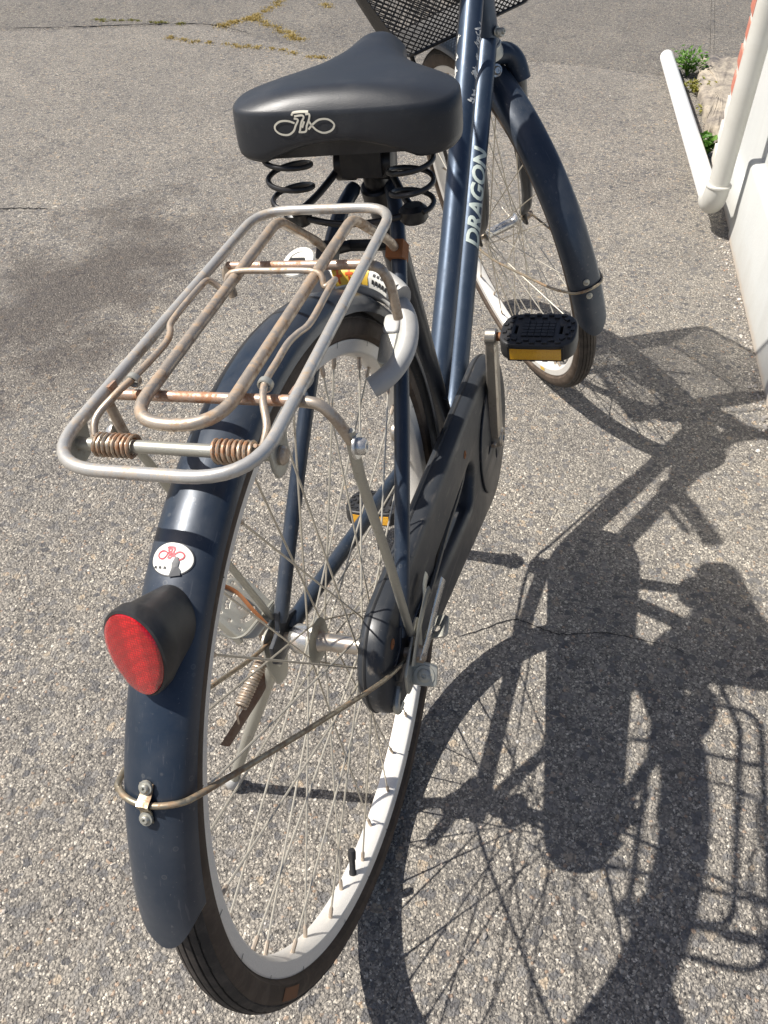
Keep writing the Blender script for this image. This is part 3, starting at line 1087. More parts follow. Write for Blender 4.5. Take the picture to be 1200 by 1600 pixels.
def side_patch(r0, r1, y0, y1, a0, a1, n=8, off=0.0004, sgn=-1):
    """small patch lying on the wheel's flank between radii and angles"""
    g = G(); vs = []; fs = []
    for i in range(n + 1):
        a = a0 + (a1 - a0) * i / n
        for k in range(5):
            t = k / 4
            r = r0 + (r1 - r0) * t
            y = (y0 + (y1 - y0) * t) + off
            vs.append(V(r * math.cos(a), sgn * y, r * math.sin(a)))
    for i in range(n):
        for k in range(4):
            fs.append((i * 5 + k, i * 5 + k + 1, i * 5 + k + 6, i * 5 + k + 5))
    return g.add(vs, fs)

RIM = [(0.3019, 0.0108), (0.3019, 0.0125), (0.3005, 0.0131), (0.2905, 0.0118), (0.2890, 0.0108), (0.2868, 0.0062), (0.2862, 0.0), (0.2868, -0.0062), (0.2890, -0.0108), (0.2905, -0.0118),
       (0.3005, -0.0131), (0.3019, -0.0125), (0.3019, -0.0108), (0.2960, -0.0095), (0.2960, 0.0095)]
tyre_mesh = None
spoke_mesh = None
nipple_mesh = None

def wheel(label, mtx, hub_g, fl_l, fl_r, rot0, front=False):
    """mtx: where the wheel frame (axis y, centre at origin) sits among the bicycle's axle coordinates"""
    global tyre_mesh, spoke_mesh, nipple_mesh
    w = obj('wheel', ring_geo(RIM), 'aluminium', root, angle=24, label=label, front=front)
    w.matrix_local = (OFF @ FRONT if front else OFF) @ mtx
    if tyre_mesh is None:
        ty = obj('tyre', tyre_geo(), ['tread', 'sidewall'], w, angle=35)
        tyre_mesh = ty
        sp = obj('spoke', tube([(0, 0, 0), (0, 0, 1)], 0.00102, 6), 'spoke_steel', w)
        ni = obj('nipple', lathe([(0.0016, -0.002), (0.0022, 0.0), (0.0022, 0.010), (0.0014, 0.0125)], (0, 0, 0), (0, 0, 1), 8), 'steel_worn', w)
        spoke_mesh, nipple_mesh = sp, ni
        first = True
    else:
        clone(tyre_mesh, 'tyre', w, Matrix.Identity(4))
        first = False
    for hname, hg, hm in hub_g:
        obj(hname, hg, hm, w)
    N = 36
    for i in range(N):
        s = 1 if i % 2 == 0 else -1
        (yf, rf) = fl_l if s > 0 else fl_r
        a_rim = rot0 + 2 * PI * i / N
        k = i // 2
        twist = (1 if k % 2 == 0 else -1) * R_(68)
        a_hub = a_rim + twist
        ph = V(rf * math.cos(a_hub), yf, rf * math.sin(a_hub))
        pr = V(0.2868 * math.cos(a_rim), 0.0035 * s, 0.2868 * math.sin(a_rim))
        d = pr - ph
        q = d.to_track_quat('Z', 'Y').to_matrix().to_4x4()
        ms = Matrix.Translation(ph) @ q @ Matrix.Diagonal((1, 1, d.length, 1))
        dn = -d.normalized()
        mn = Matrix.Translation(pr) @ dn.to_track_quat('Z', 'Y').to_matrix().to_4x4()
        if first and i == 0:
            spoke_mesh.matrix_local = ms; nipple_mesh.matrix_local = mn
        else:
            clone(spoke_mesh, 'spoke', w, ms)
            clone(nipple_mesh, 'nipple', w, mn)
    return w

# rear hub
hub_r = [('hub_shell', lathe([(0.0105, -0.030), (0.0092, -0.02), (0.0092, 0.016), (0.012, 0.024)], (0, 0, 0), (0, 1, 0), 24), 'hub_steel'),
         ('hub_flange', lathe([(0.010, 0.0225), (0.0220, 0.0232), (0.0245, 0.0250), (0.0245, 0.0285), (0.0225, 0.0300), (0.014, 0.0310)], (0, 0, 0), (0, 1, 0), 36), 'plate_zinc'),
         ('hub_flange', lathe([(0.010, -0.0265), (0.0245, -0.0275), (0.0255, -0.0285), (0.0255, -0.0310), (0.010, -0.0320)], (0, 0, 0), (0, 1, 0), 36), 'plate_zinc'),
         ('brake_drum', lathe([(0.0140, 0.0310), (0.0155, 0.0325), (0.0155, 0.048), (0.013, 0.0515), (0.009, 0.055)], (0, 0, 0), (0, 1, 0), 32), 'chrome_dull'),
         ('axle', cyl((0, -0.088, 0), (0, 0.088, 0), 0.0048, 12), 'steel_worn')]
rear = wheel('rear wheel with aluminium rim and brown sidewalls', Matrix.Identity(4), hub_r, (0.0262, 0.0215), (-0.0292, 0.0225), R_(3))
# valve, sticker and marks on the rear wheel
av = R_(-94)
def valve(parent, a, y=0):
    d = V(-math.cos(a), 0, -math.sin(a))
    p = V(0.2868 * math.cos(a), y, 0.2868 * math.sin(a))
    obj('valve', lathe([(0.0042, -0.001), (0.0042, 0.004), (0.0034, 0.005), (0.0034, 0.020), (0.0044, 0.021), (0.0046, 0.030), (0.0036, 0.033), (0.0016, 0.0335)], p, d, 16), 'black_plastic', parent)
valve(rear, R_(-111.5))
obj('sidewall_label', side_patch(0.3075, 0.3185, 0.0180, 0.0178, R_(-155.5), R_(-149.0), off=0.0009), 'rubber_orange', rear, label='faded orange label on the tyre sidewall')
g = G()
rnd = random.Random(9)
for k in range(22):
    a = R_(-175 + k * 16.4 + rnd.uniform(-3, 3))
    g.join(side_patch(0.2965 + rnd.uniform(0, 0.003), 0.3030, 0.0127, 0.0132, a, a + 0.0035, 1, 0.0004))
obj('rim_ticks', g, 'black_print', rear, smooth=False, kind='stuff')  # short black ticks spaced round the rim flank

# front wheel
hub_f = [('hub_shell', lathe([(0.017, -0.034), (0.0105, -0.028), (0.0095, -0.02), (0.0095, 0.02), (0.0105, 0.028), (0.017, 0.034)], (0, 0, 0), (0, 1, 0), 24), 'chrome_dull'),
         ('hub_flange', lathe([(0.010, 0.0325), (0.0200, 0.0330), (0.0205, 0.0340), (0.0200, 0.0355), (0.009, 0.038)], (0, 0, 0), (0, 1, 0), 32), 'chrome_dull'),
         ('hub_flange', lathe([(0.010, -0.0325), (0.0200, -0.0330), (0.0205, -0.0340), (0.0200, -0.0355), (0.009, -0.038)], (0, 0, 0), (0, 1, 0), 32), 'chrome_dull'),
         ('axle', cyl((0, -0.066, 0), (0, 0.066, 0), 0.0045, 12), 'steel_worn')]
FW = Matrix.Translation(H0)
frontw = wheel('front wheel turned to the left', FW, hub_f, (0.034, 0.0175), (-0.034, 0.0175), R_(1), front=True)
valve(frontw, R_(35))
obj('rim_sticker', side_patch(0.2915, 0.2985, 0.0122, 0.0129, R_(-103), R_(-99), sgn=1, off=0.0005), 'yellow_print', frontw)

# --- mudguards
def mudguard(th0, th1, R, half, drop, n=110, end_round=5.0):
    """th: degrees from straight back (-x) over the top; returns shell with thickness and rolled lip"""
    prof = []
    K = 20
    for k in range(K + 1):
        u = -1 + 2 * k / K
        y = half * math.sin(u * PI / 2 * 0.98)
        r = R - drop * (1 - math.cos(u * PI / 2 * 0.98)) - (0.0 if abs(u) < 1 else 0.0)
        prof.append((r, y))
    # rolled lip
    r_e, y_e = prof[-1]
    prof_out = [(r_e - 0.003, -y_e - 0.0002)] + prof + [(r_e - 0.003, y_e + 0.0002)]
    t = 0.0011
    prof_in = []
    for (r, y) in reversed(prof_out):
        c = math.hypot(1, 1)
        k = abs(y) / half
        prof_in.append((r - t * (1 - 0.9 * k * k), y * (1 - t * 0.9 / half)))
    ring = prof_out + prof_in
    m_ = len(ring)
    vs = []; fs = []
    for i in range(n + 1):
        s = i / n
        base = th0 + (th1 - th0) * s
        for (r, y) in ring:
            e = end_round * (1 - (y / half) ** 2)
            th = base
            th -= e * max(0.0, 1 - s * 6)
            th += e * 0.5 * max(0.0, 1 - (1 - s) * 8)
            a = R_(th)
            vs.append(V(-r * math.cos(a), y, r * math.sin(a)))
    for i in range(n):
        for k in range(m_):
            l = (k + 1) % m_
            fs.append((i * m_ + k, i * m_ + l, (i + 1) * m_ + l, (i + 1) * m_ + k))
    fs.append(tuple(range(m_)))
    fs.append(tuple(reversed(range(n * m_, (n + 1) * m_))))
    return G().add(vs, fs)

GH = 0.0252
rg = mudguard(17.0, 182.0, 0.3465, GH, 0.0170)
rear_guard = obj('mudguard', rg, 'navy', root, angle=50, label='rear mudguard, navy blue with stickers')
fgd = mudguard(-10.0, 118.0, 0.3560, 0.0262, 0.0165).xf(FW)
front_guard = obj('mudguard', fgd, 'navy', root, angle=50, label='front mudguard, navy blue', front=True)

def bvh_of(g):
    return BVHTree.FromPolygons([tuple(p) for p in g.v], g.f)

def guard_pt(th, y, off=0.0):
    """point on the rear mudguard's crown: angle th, sideways y"""
    u = max(-1, min(1, y / GH))
    ph = math.asin(u) / 0.98
    r = 0.3465 - 0.0170 * (1 - math.cos(ph * 0.98))
    a = R_(th)
    p = V(-r * math.cos(a), y, r * math.sin(a))
    rad = V(-math.cos(a), 0, math.sin(a))
    nrm = (rad * math.cos(ph * 0.9) + V(0, 1, 0) * math.sin(ph * 0.9)).normalized()
    return p + nrm * off

def stroke(poly, width, mapper, off):
    """flat ribbon along 2D polyline mapped onto a surface by mapper(x, y, off)"""
    g = G()
    P = [Vector((p[0], p[1], 0)) for p in poly]
    N = len(P)
    vs = []
    for i, p in enumerate(P):
        t = P[min(i + 1, N - 1)] - P[max(i - 1, 0)]
        s = V(-t.y, t.x, 0).normalized() * width / 2
        vs += [mapper((p + s).x, (p + s).y, off), mapper(p.x, p.y, off), mapper((p - s).x, (p - s).y, off)]
    fs = []
    for i in range(N - 1):
        a = 3 * i
        fs += [(a, a + 1, a + 4, a + 3), (a + 1, a + 2, a + 5, a + 4)]
    return g.add(vs, fs)

def logo_strokes(W):
    """two-loop emblem about W wide, centred on the origin: list of (polyline, relative width)"""
    k = W / 350.0
    def P(pts, n=6, close=False):
        return [((q.x - 311) * k, -(q.y - 188) * k) for q in crv([(x, y, 0) for x, y in pts], n, close)]
    L = []
    L.append(P([(262, 166), (225, 154), (180, 156), (148, 176), (146, 200), (172, 220), (215, 224), (248, 206), (266, 178), (284, 150), (262, 142)]))
    L.append(P([(334, 200), (366, 172), (405, 152), (452, 154), (480, 180), (462, 208), (418, 220), (380, 206), (356, 180), (344, 158)]))
    L.append(P([(252, 128), (262, 116), (300, 112), (348, 113)], 4))
    L.append(P([(266, 132), (310, 128), (318, 140), (300, 165), (284, 208)], 4))
    L.append(P([(330, 124), (352, 124), (346, 150), (328, 180), (316, 210), (276, 211)], 4))
    L.append(P([(318, 158), (300, 190)], 3))
    return L, 10.5 * k

# oval badge on the rear mudguard
def badge():
    th_c, y_c = 57.3, 0.0005
    Rm = 0.3465
    hx, hy = 0.0146, 0.0108      # half width across, half height along
    def mp(x, y, off):
        return guard_pt(th_c + math.degrees(y / Rm), y_c - x, off)
    g = G(); vs = [mp(0, 0, 0.0006)]; fs = []
    RN, SN = 6, 44
    for r in range(1, RN + 1):
        for k in range(SN):
            a = 2 * PI * k / SN
            vs.append(mp(hx * r / RN * math.cos(a), hy * r / RN * math.sin(a), 0.0006))
    def idx(r, k): return 1 + (r - 1) * SN + k % SN
    def torn(r, k):
        # missing scrap at the lower edge, right of the middle
        a = 2 * PI * (k + 0.5) / SN
        x = hx * (r - 0.5) / RN * math.cos(a); y = hy * (r - 0.5) / RN * math.sin(a)
        return y < 0.002 and 0.0008 + (y + 0.0108) * 0.22 < x < 0.0082 - (y + 0.0108) * 0.36
    for k in range(SN):
        fs.append((0, idx(1, k), idx(1, k + 1)))
    for r in range(1, RN):
        for k in range(SN):
            fs.append((idx(r, k), idx(r + 1, k), idx(r + 1, k + 1), idx(r, k + 1)))
    g.add(vs, fs)
    b = obj('badge_sticker', g, 'white_print', rear_guard, label='torn white oval sticker with a red emblem')
    ss, w = logo_strokes(0.0190)
    gl = G()
    for s in ss:
        gl.join(stroke(s, w * 1.35, lambda x, y, o: mp(x - 0.0006, y * 1.35 + 0.0022, o), 0.0010))
    obj('emblem', gl, 'red_print', rear_guard, smooth=False)
    gl = G()
    for cx in (-0.0100, -0.0064, -0.0028):
        gl.join(stroke([(cx - 0.0009, -0.0068), (cx + 0.0007, -0.0056)], 0.0008, mp, 0.0010))
        gl.join(stroke([(cx - 0.0007, -0.0054), (cx + 0.0009, -0.0070)], 0.0008, mp, 0.0010))
    obj('emblem_text', gl, 'black_print', rear_guard, smooth=False)
    flame = [(0.0012, -0.0120), (0.0022, -0.0060), (0.0016, -0.0030), (0.0030, 0.0012), (0.0050, 0.0016), (0.0062, -0.0014), (0.0060, -0.0048), (0.0078, -0.0066), (0.0086, -0.0100)]
    fv = [mp(x, y, 0.0013) for x, y in flame]
    obj('torn_patch', G().add(fv + [mp(0.0046, -0.005, 0.0013)], [(i, (i + 1) % 9, 9) for i in range(9)]), 'navy_dark', rear_guard, smooth=False)
    # thin dark rim round the sticker
    rim = [(hx * 1.02 * math.cos(2 * PI * k / 60), hy * 1.02 * math.sin(2 * PI * k / 60)) for k in range(61)]
    obj('sticker_edge', stroke(rim, 0.0012, mp, 0.0004), 'navy_dark', rear_guard, smooth=False)
badge()

# red rear reflector in its black housing
def reflector():
    th = 47.5
    a = R_(th)
    foot = guard_pt(th, 0.0, -0.001)
    yaw = R_(9)
    nrm = V(-math.cos(yaw), math.sin(yaw), 0.20).normalized()   # lens looks back and a little up
    side = V(0, 0, 1).cross(nrm).normalized()
    upv = nrm.cross(side).normalized()
    c = V(-0.2500, -0.0032, 0.2735)
    def ov(rx, ry, off, cc):
        out = []
        for k in range(40):
            t = 2 * PI * k / 40
            # egg: narrower at the bottom
            e = 1 - 0.10 * math.sin(t) * -1
            x = rx * math.cos(t) * (1 + 0.10 * math.sin(t)); y = ry * math.sin(t)
            out.append(cc + side * x + upv * y + nrm * off)
        return out
    # housing: loft from lens rim back to the mudguard
    rings = [ov(0.0216, 0.0298, 0.0030, c), ov(0.0232, 0.0315, 0.0022, c), ov(0.0237, 0.0320, -0.002, c), ov(0.0236, 0.0314, -0.007, c), ov(0.0222, 0.0290, -0.0115, c)]
    base = []
    for k in range(40):
        t = 2 * PI * k / 40
        base.append(guard_pt(th + 2.6 + math.degrees(0.027 * math.sin(t) / 0.3465), -0.003 + 0.0185 * math.cos(t) * (1 if side.y > 0 else -1), 0.0004))
    rings.append(base)
    g = G(); vs = [p for r in rings for p in r]; fs = []
    n = 40
    for i in range(len(rings) - 1):
        for k in range(n):
            l = (k + 1) % n
            fs.append((i * n + k, i * n + l, (i + 1) * n + l, (i + 1) * n + k))
    fs.append(tuple(range((len(rings) - 1) * n, len(rings) * n)))
    g.add(vs, fs)
    h = obj('reflector_housing', g, 'black_plastic', root, angle=50)
    rr = [ov(0.0214, 0.0296, 0.0026, c), ov(0.0210, 0.0292, 0.0040, c), ov(0.0182, 0.0256, 0.0048, c), ov(0.0105, 0.0150, 0.0054, c), ov(0.003, 0.004, 0.0056, c)]
    g = G(); vs = [p for r in rr for p in r]; fs = []
    for i in range(len(rr) - 1):
        for k in range(n):
            l = (k + 1) % n
            fs.append((i * n + k, i * n + l, (i + 1) * n + l, (i + 1) * n + k))
    fs.append(tuple(range((len(rr) - 1) * n, len(rr) * n)))
    g.add(vs, fs)
    obj('reflector_lens', g, 'red_lens', h, angle=60, label='oval red reflector lens')
reflector()

# --- mudguard stays
def bolt(p, nrm, r=0.0045, h=0.003, mat='chrome_dull', parent=None, front=False, name='bolt'):
    p = Vector(p)
    nrm = Vector(nrm).normalized()
    g = lathe([(r * 1.5, -0.001), (r * 1.55, 0.0006), (r * 1.5, 0.0012), (r * 1.02, 0.0013), (r, h * 0.7), (r * 0.7, h), (r * 0.35, h), (r * 0.3, h - 0.0012)], p, nrm, 14)
    return obj(name, g, mat, parent if parent is not None else root, front=front)

path = crv([(0.004, -0.0715, -0.006), (-0.06, -0.068, 0.030), (-0.17, -0.056, 0.108), (-0.258, -0.037, 0.164), (-0.292, -0.022, 0.181), (-0.304, 0.0, 0.186), (-0.294, 0.022, 0.182), (-0.259, 0.037, 0.164), (-0.17, 0.056, 0.108), (-0.06, 0.070, 0.030), (0.004, 0.0745, -0.006)], 10)
# keep the wire clear of the mudguard shell
wire = []
for p in path:
    if abs(p.y) < 0.034:
        rr_ = math.hypot(p.x, p.z)
        th_ = math.degrees(math.atan2(p.z, -p.x))
        q = guard_pt(th_, max(-GH, min(GH, p.y)), 0.0026)
        if abs(p.y) < GH:
            wire.append(q); continue
    wire.append(p)
stay = obj('mudguard_stay', tube(wire, 0.0022, 10), 'wire_worn', root, label='rusty wire stay of the rear mudguard')
for dth in (1.75, -1.7):
    bolt(guard_pt(31.6 + dth, -0.001, 0.0018), guard_pt(31.6 + dth, -0.001, 1.0) - guard_pt(31.6 + dth, -0.001, 0.0), 0.0031, 0.0032, 'plate_zinc', stay)
def clip_geo(th_c, y, h=0.009, w=0.0050):
    g = G(); vs = []
    N = 12
    for i in range(N + 1):
        t = -1 + 2 * i / N
        th = th_c + math.degrees(t * h / 0.3465)
        off = 0.0006 + 0.0058 * math.exp(-(t * 3.4) ** 2)
        for s in (-1, 1):
            vs.append(guard_pt(th, y + s * w * (0.72 + 0.28 * abs(t)), off))
        for s in (1, -1):
            vs.append(guard_pt(th, y + s * w * (0.72 + 0.28 * abs(t)), off + 0.0011))
    fs = []
    for i in range(N):
        for k in range(4):
            l = (k + 1) % 4
            fs.append((4 * i + k, 4 * i + l, 4 * i + 4 + l, 4 * i + 4 + k))
    fs += [(0, 1, 2, 3), (4 * N + 3, 4 * N + 2, 4 * N + 1, 4 * N)]
    return g.add(vs, fs)
obj('stay_clip', clip_geo(31.6, -0.001, 0.0130, 0.0046), 'wire_worn', stay)

# front stay
fs_pts = []
def fguard(th, y, off=0.0):
    p = guard_pt(th, y, off)
    a = R_(th)
    return p + V(-math.cos(a), 0, math.sin(a)) * 0.0095 + H0
path = crv([H0 + V(0.0, 0.064, 0.0), H0 + V(-0.10, 0.060, -0.006), H0 + V(-0.22, 0.050, -0.002), H0 + V(-0.30, 0.040, -0.001), H0 + V(-0.341, 0.029, 0.001)], 8)
arc = [fguard(0.0, y, 0.003) for y in (0.0245, 0.020, 0.013, 0.006, -0.006, -0.013, -0.020, -0.0245)]
path2 = [V(p.x, -p.y, p.z) for p in reversed(path)]
# the y mirror has to be about the wheel plane y = 0 of the unturned front end
fstay = obj('mudguard_stay', tube(path + arc + path2, 0.0022, 10), 'wire_worn', root, front=True, label='rusty wire stay of the front mudguard')
for dth in (2.0, -1.8):
    bolt(fguard(0.0 + dth, 0.004, 0.0008), fguard(0.0 + dth, 0.004, 1.0) - fguard(0.0 + dth, 0.004, 0.0), 0.0034, 0.0030, 'plate_zinc', fstay)

# --- fork and steering
crown_z = 0.314
crown = ax_at(crown_z)
g = G()
for s in (1, -1):
    pass
fork = obj('fork_crown', tube(crv([crown + V(-0.004, 0.040, -0.040), crown + V(-0.001, 0.039, -0.012), crown + V(0, 0.027, 0.005), crown + V(0, 0, 0.010), crown + V(0, -0.027, 0.005), crown + V(-0.001, -0.039, -0.012), crown + V(-0.004, -0.040, -0.040)], 6),
                              0.0155, 18), 'navy', root, front=True)
for s in (1, -1):
    pts = crv([crown + V(-0.002, 0.040 * s, -0.020), ax_at(0.20) + V(0.002, 0.041 * s, 0), ax_at(0.10) + V(0.008, 0.0425 * s, 0), ax_at(0.035) + V(0.024, 0.045 * s, 0), H0 + V(-0.004, 0.0475 * s, 0.012)], 8)
    n = len(pts)
    obj('fork_blade', tube(pts, [0.0135 - 0.0065 * (i / (n - 1)) ** 1.4 for i in range(n)], 16), 'navy_dark', root, front=True)
    obj('fork_end', plate([[(-0.010, -0.012), (0.006, -0.013), (0.011, 0.0), (0.006, 0.016), (-0.006, 0.026), (-0.014, 0.022), (-0.012, 0.006)]], 0.0045, 0.0008, Matrix.Translation(H0) @ XZ(0.0485 * s)), 'black_steel', root, front=True)
    obj('axle_nut', lathe([(0.0098, 0.0), (0.0098, 0.0015), (0.0078, 0.002), (0.0078, 0.008), (0.006, 0.009), (0.006, 0.015), (0.003, 0.016)], H0 + V(0, 0.0512 * s, 0), (0, s, 0), 8), 'steel_worn', root, front=True)
obj('headset_cup', lathe([(0.0185, -0.004), (0.0215, -0.002), (0.0215, 0.006), (0.0195, 0.010), (0.0200, 0.016), (0.0185, 0.018)], ax_at(0.328), AX, 28), 'headset_cream', root, front=True)
obj('headset_nut', lathe([(0.0185, 0.0), (0.0205, 0.002), (0.0205, 0.008), (0.0175, 0.010), (0.0175, 0.018)], ax_at(0.502), AX, 28), 'plate_zinc', root, front=True)
stem_top = ax_at(0.622)
obj('stem', tube([ax_at(0.505), ax_at(0.60)], 0.0112, 18).join(tube(crv([ax_at(0.588), stem_top + V(0.006, 0, -0.006), stem_top + V(0.030, 0, 0.012)], 6), 0.0125, 18)), 'chrome_dull', root, front=True)
bar_c = stem_top + V(0.034, 0, 0.014)
bar_pts = []
for s in (1, -1):
    half = [bar_c + V(0, 0.0, 0), bar_c + V(0.002, 0.06 * s, 0.004), bar_c + V(0.0, 0.15 * s, 0.030), bar_c + V(-0.045, 0.225 * s, 0.045), bar_c + V(-0.13, 0.262 * s, 0.040), bar_c + V(-0.235, 0.275 * s, 0.030)]
    bar_pts.append(half)
full = list(reversed(bar_pts[1])) + bar_pts[0][1:]
obj('handlebar', tube(crv(full, 8), 0.0111, 16), 'chrome_dull', root, front=True)
for s in (1, -1):
    a_ = bar_c + V(-0.125, 0.2615 * s, 0.040); b_ = bar_c + V(-0.242, 0.2758 * s, 0.029)
    obj('grip', tube([a_, a_.lerp(b_, 0.05), a_.lerp(b_, 0.5), a_.lerp(b_, 0.95), b_], [0.0155, 0.0165, 0.0158, 0.0165, 0.012], 16), 'black_plastic', root, front=True)
    l0 = bar_c + V(-0.075, 0.240 * s, 0.026)
    obj('brake_lever', tube(crv([l0, l0 + V(-0.012, 0.022 * s, -0.020), l0 + V(-0.06, 0.040 * s, -0.028), l0 + V(-0.135, 0.046 * s, -0.036)], 6), 0.005, 10, flat=(0.0035, 0.007)), 'chrome_dull', root, front=True)
    c0 = bar_c + V(-0.06, 0.236 * s, 0.030)
    obj('brake_cable', tube(crv([c0, bar_c + V(0.06, 0.16 * s, 0.085), bar_c + V(0.075, 0.05 * s, 0.06), ax_at(0.45) + V(0.045, 0.012 * s, 0.02), ax_at(0.34) + V(0.035, 0.006 * s, 0)], 8), 0.0025, 8), 'black_plastic', root, front=True)
# bell
obj('bell', lathe([(0.0235, 0.0), (0.0255, 0.004), (0.0235, 0.014), (0.014, 0.022), (0.003, 0.0245)], bar_c + V(-0.005, -0.165, 0.046), (0, 0, 1), 24), 'chrome_dull', root, front=True)

# front brake
fb = ax_at(0.318) + V(0.024, 0, -0.010)
for s in (1, -1):
    obj('brake_arm', tube(crv([fb + V(0.004, 0, 0.016), fb + V(0.006, 0.030 * s, 0.014), fb + V(0.006, 0.040 * s, -0.010), fb + V(0.004, 0.024 * s, -0.030)], 5), 0.005, 8), 'black_steel', root, front=True)
    obj('brake_pad', box(fb + V(0.004, 0.0185 * s, -0.032), (0.045, 0.009, 0.011)), 'black_plastic', root, front=True)
rb = ax_at(0.306) + V(-0.020, 0, 0.0)
bolt(rb, (-1, 0, 0.15), 0.0062, 0.008, 'chrome_dull', front=True)
bolt(ax_at(0.362) + V(-0.010, -0.0185, 0), (-0.3, -1, 0.1), 0.0050, 0.012, 'plate_zinc')
obj('lug_screw', cyl(ax_at(0.360) + V(-0.010, -0.020, 0.0), ax_at(0.360) + V(-0.014, -0.027, 0.001), 0.0058, 14), 'headset_cream', root)

# --- basket
def basket():
    bt = [V(0.948, 0.105, 0.362), V(0.948, -0.105, 0.362), V(1.150, -0.088, 0.362), V(1.150, 0.088, 0.362)]
    tp = [V(0.925, 0.185, 0.565), V(0.925, -0.185, 0.565), V(1.215, -0.135, 0.565), V(1.215, 0.135, 0.565)]
    rim = fillet(tp, 0.012, 5, True)
    b = obj('basket', tube(rim, 0.0042, 10, True), 'black_steel', root, front=True, label='black wire mesh basket in front of the handlebar')
    low = fillet(bt, 0.02, 5, True)
    obj('base_wire', tube(low, 0.0026, 8, True), 'black_steel', b)
    g = G()
    def quad_mesh(p00, p10, p11, p01, nu, nv, wr=0.0010):
        """expanded-metal strands over a bilinear patch"""
        def P(u, v):
            return (p00 * (1 - u) * (1 - v) + p10 * u * (1 - v) + p11 * u * v + p01 * (1 - u) * v)
        nrm = (p10 - p00).cross(p01 - p00).normalized()
        for i in range(-nv, nu + 1):
            for sg in (1, -1):
                pts = []
                for j in range(nv + 1):
                    uu = (i + j) / nu if sg > 0 else (i + nv - j) / nu
                    if -1e-6 <= uu <= 1 + 1e-6:
                        pts.append(P(min(max(uu, 0), 1), j / nv))
                if len(pts) >= 2:
                    g.join(tube([pts[0], pts[-1]], wr, 4, caps=False))
    for k in range(4):
        l = (k + 1) % 4
        w = (bt[l] - bt[k]).length
        nu = int(w / 0.0085)
        quad_mesh(bt[k], bt[l], tp[l], tp[k], nu, 20)
    quad_mesh(bt[0], bt[1], bt[2], bt[3], 24, 24)
    obj('wire_mesh', g, 'black_steel', b, smooth=False, kind='stuff')
    for s in (1, -1):
        obj('basket_stay', tube(crv([V(0.960 if s > 0 else 1.03, (0.098 if s > 0 else 0.06) * s, 0.362), V(0.985 if s > 0 else 1.04, (0.085 if s > 0 else 0.062) * s, 0.25), H0 + V(0.0, 0.060 * s, 0.01)], 8), 0.0034, 8), 'black_steel', root, front=True)
    obj('basket_bracket', tube(crv([ax_at(0.52) + V(0.01, 0, 0), ax_at(0.47) + V(0.05, 0, 0.01), V(0.952, 0, 0.40)], 6), 0.006, 10), 'black_steel', root, front=True)
basket()

# --- crank, chain case, pedals
def outline_case():
    """teardrop border: circle round the axle, circle round the bracket, straight tangents"""
    r1, r2 = 0.056, 0.101
    c1 = (0.004, 0.0); c2 = (0.452, -0.056)
    dx, dz = c2[0] - c1[0], c2[1] - c1[1]
    L = math.hypot(dx, dz)
    th = math.atan2(dz, dx)
    be = math.acos((r1 - r2) / L)
    out = []
    n = 26
    a0, a1 = th + be, th + 2 * PI - be
    for k in range(n + 1):
        a = a0 + (a1 - a0) * k / n
        out.append((c1[0] + r1 * math.cos(a), c1[1] + r1 * math.sin(a)))
    b0, b1 = th - be, th + be
    for k in range(n + 1):
        a = b0 + (b1 - b0) * k / n
        out.append((c2[0] + r2 * math.cos(a), c2[1] + r2 * math.sin(a)))
    return out
case_hole = [(p.x, p.y) for p in fillet([(0.120, -0.020), (0.135, -0.002), (0.330, -0.005), (0.352, -0.030), (0.345, -0.066), (0.300, -0.088), (0.135, -0.048)] and
                                        [(0.110, -0.022, 0), (0.135, 0.000, 0), (0.330, -0.002, 0), (0.350, -0.035, 0), (0.318, -0.085, 0), (0.135, -0.050, 0)], 0.018, 5, True)]
case = obj('chain_case', plate([outline_case(), case_hole], 0.028, 0.0085, XZ(-0.0505)), 'case_scuffed', root, angle=50, label='scuffed dark chain case with an open middle')
# seam rib along its border
def offset_path(o, d, y):
    N = len(o)
    out = []
    for i in range(N):
        a = Vector(o[i - 1]); b = Vector(o[(i + 1) % N])
        t = (b - a).normalized()
        nrm = Vector((t.y, -t.x))
        out.append(V(o[i][0] + nrm.x * d, y, o[i][1] + nrm.y * d))
    return out
oc = outline_case()
mk = offset_path(oc, 0.0080, -0.0455)
obj('case_seam', tube(mk, 0.0019, 6, True), 'black_print', case)
disc = plate([circ2(0.452, -0.056, 0.082, 48), circ2(0.452, -0.056, 0.016, 20), circ2(0.447, -0.022, 0.0055, 16, 0.010, R_(6)), circ2(0.457, -0.092, 0.0055, 16, 0.010, R_(6)),
              circ2(0.418, -0.058, 0.0055, 16, 0.010, R_(96)), circ2(0.486, -0.054, 0.0055, 16, 0.010, R_(96))], 0.003, 0.001, XZ(-0.0662))
obj('case_disc', disc, 'case_scuffed', case, angle=50)
obj('chainring', plate([circ2(0.452, -0.056, 0.066, 48), circ2(0.452, -0.056, 0.012, 16)], 0.003, 0.0006, XZ(-0.050)), 'dark_rust', root)
# screws in the case
for (x, z) in ((-0.020, 0.0335), (0.30, 0.020)):
    bolt((x, -0.0640, z), (0, -1, 0), 0.0035, 0.002, 'rust', case)

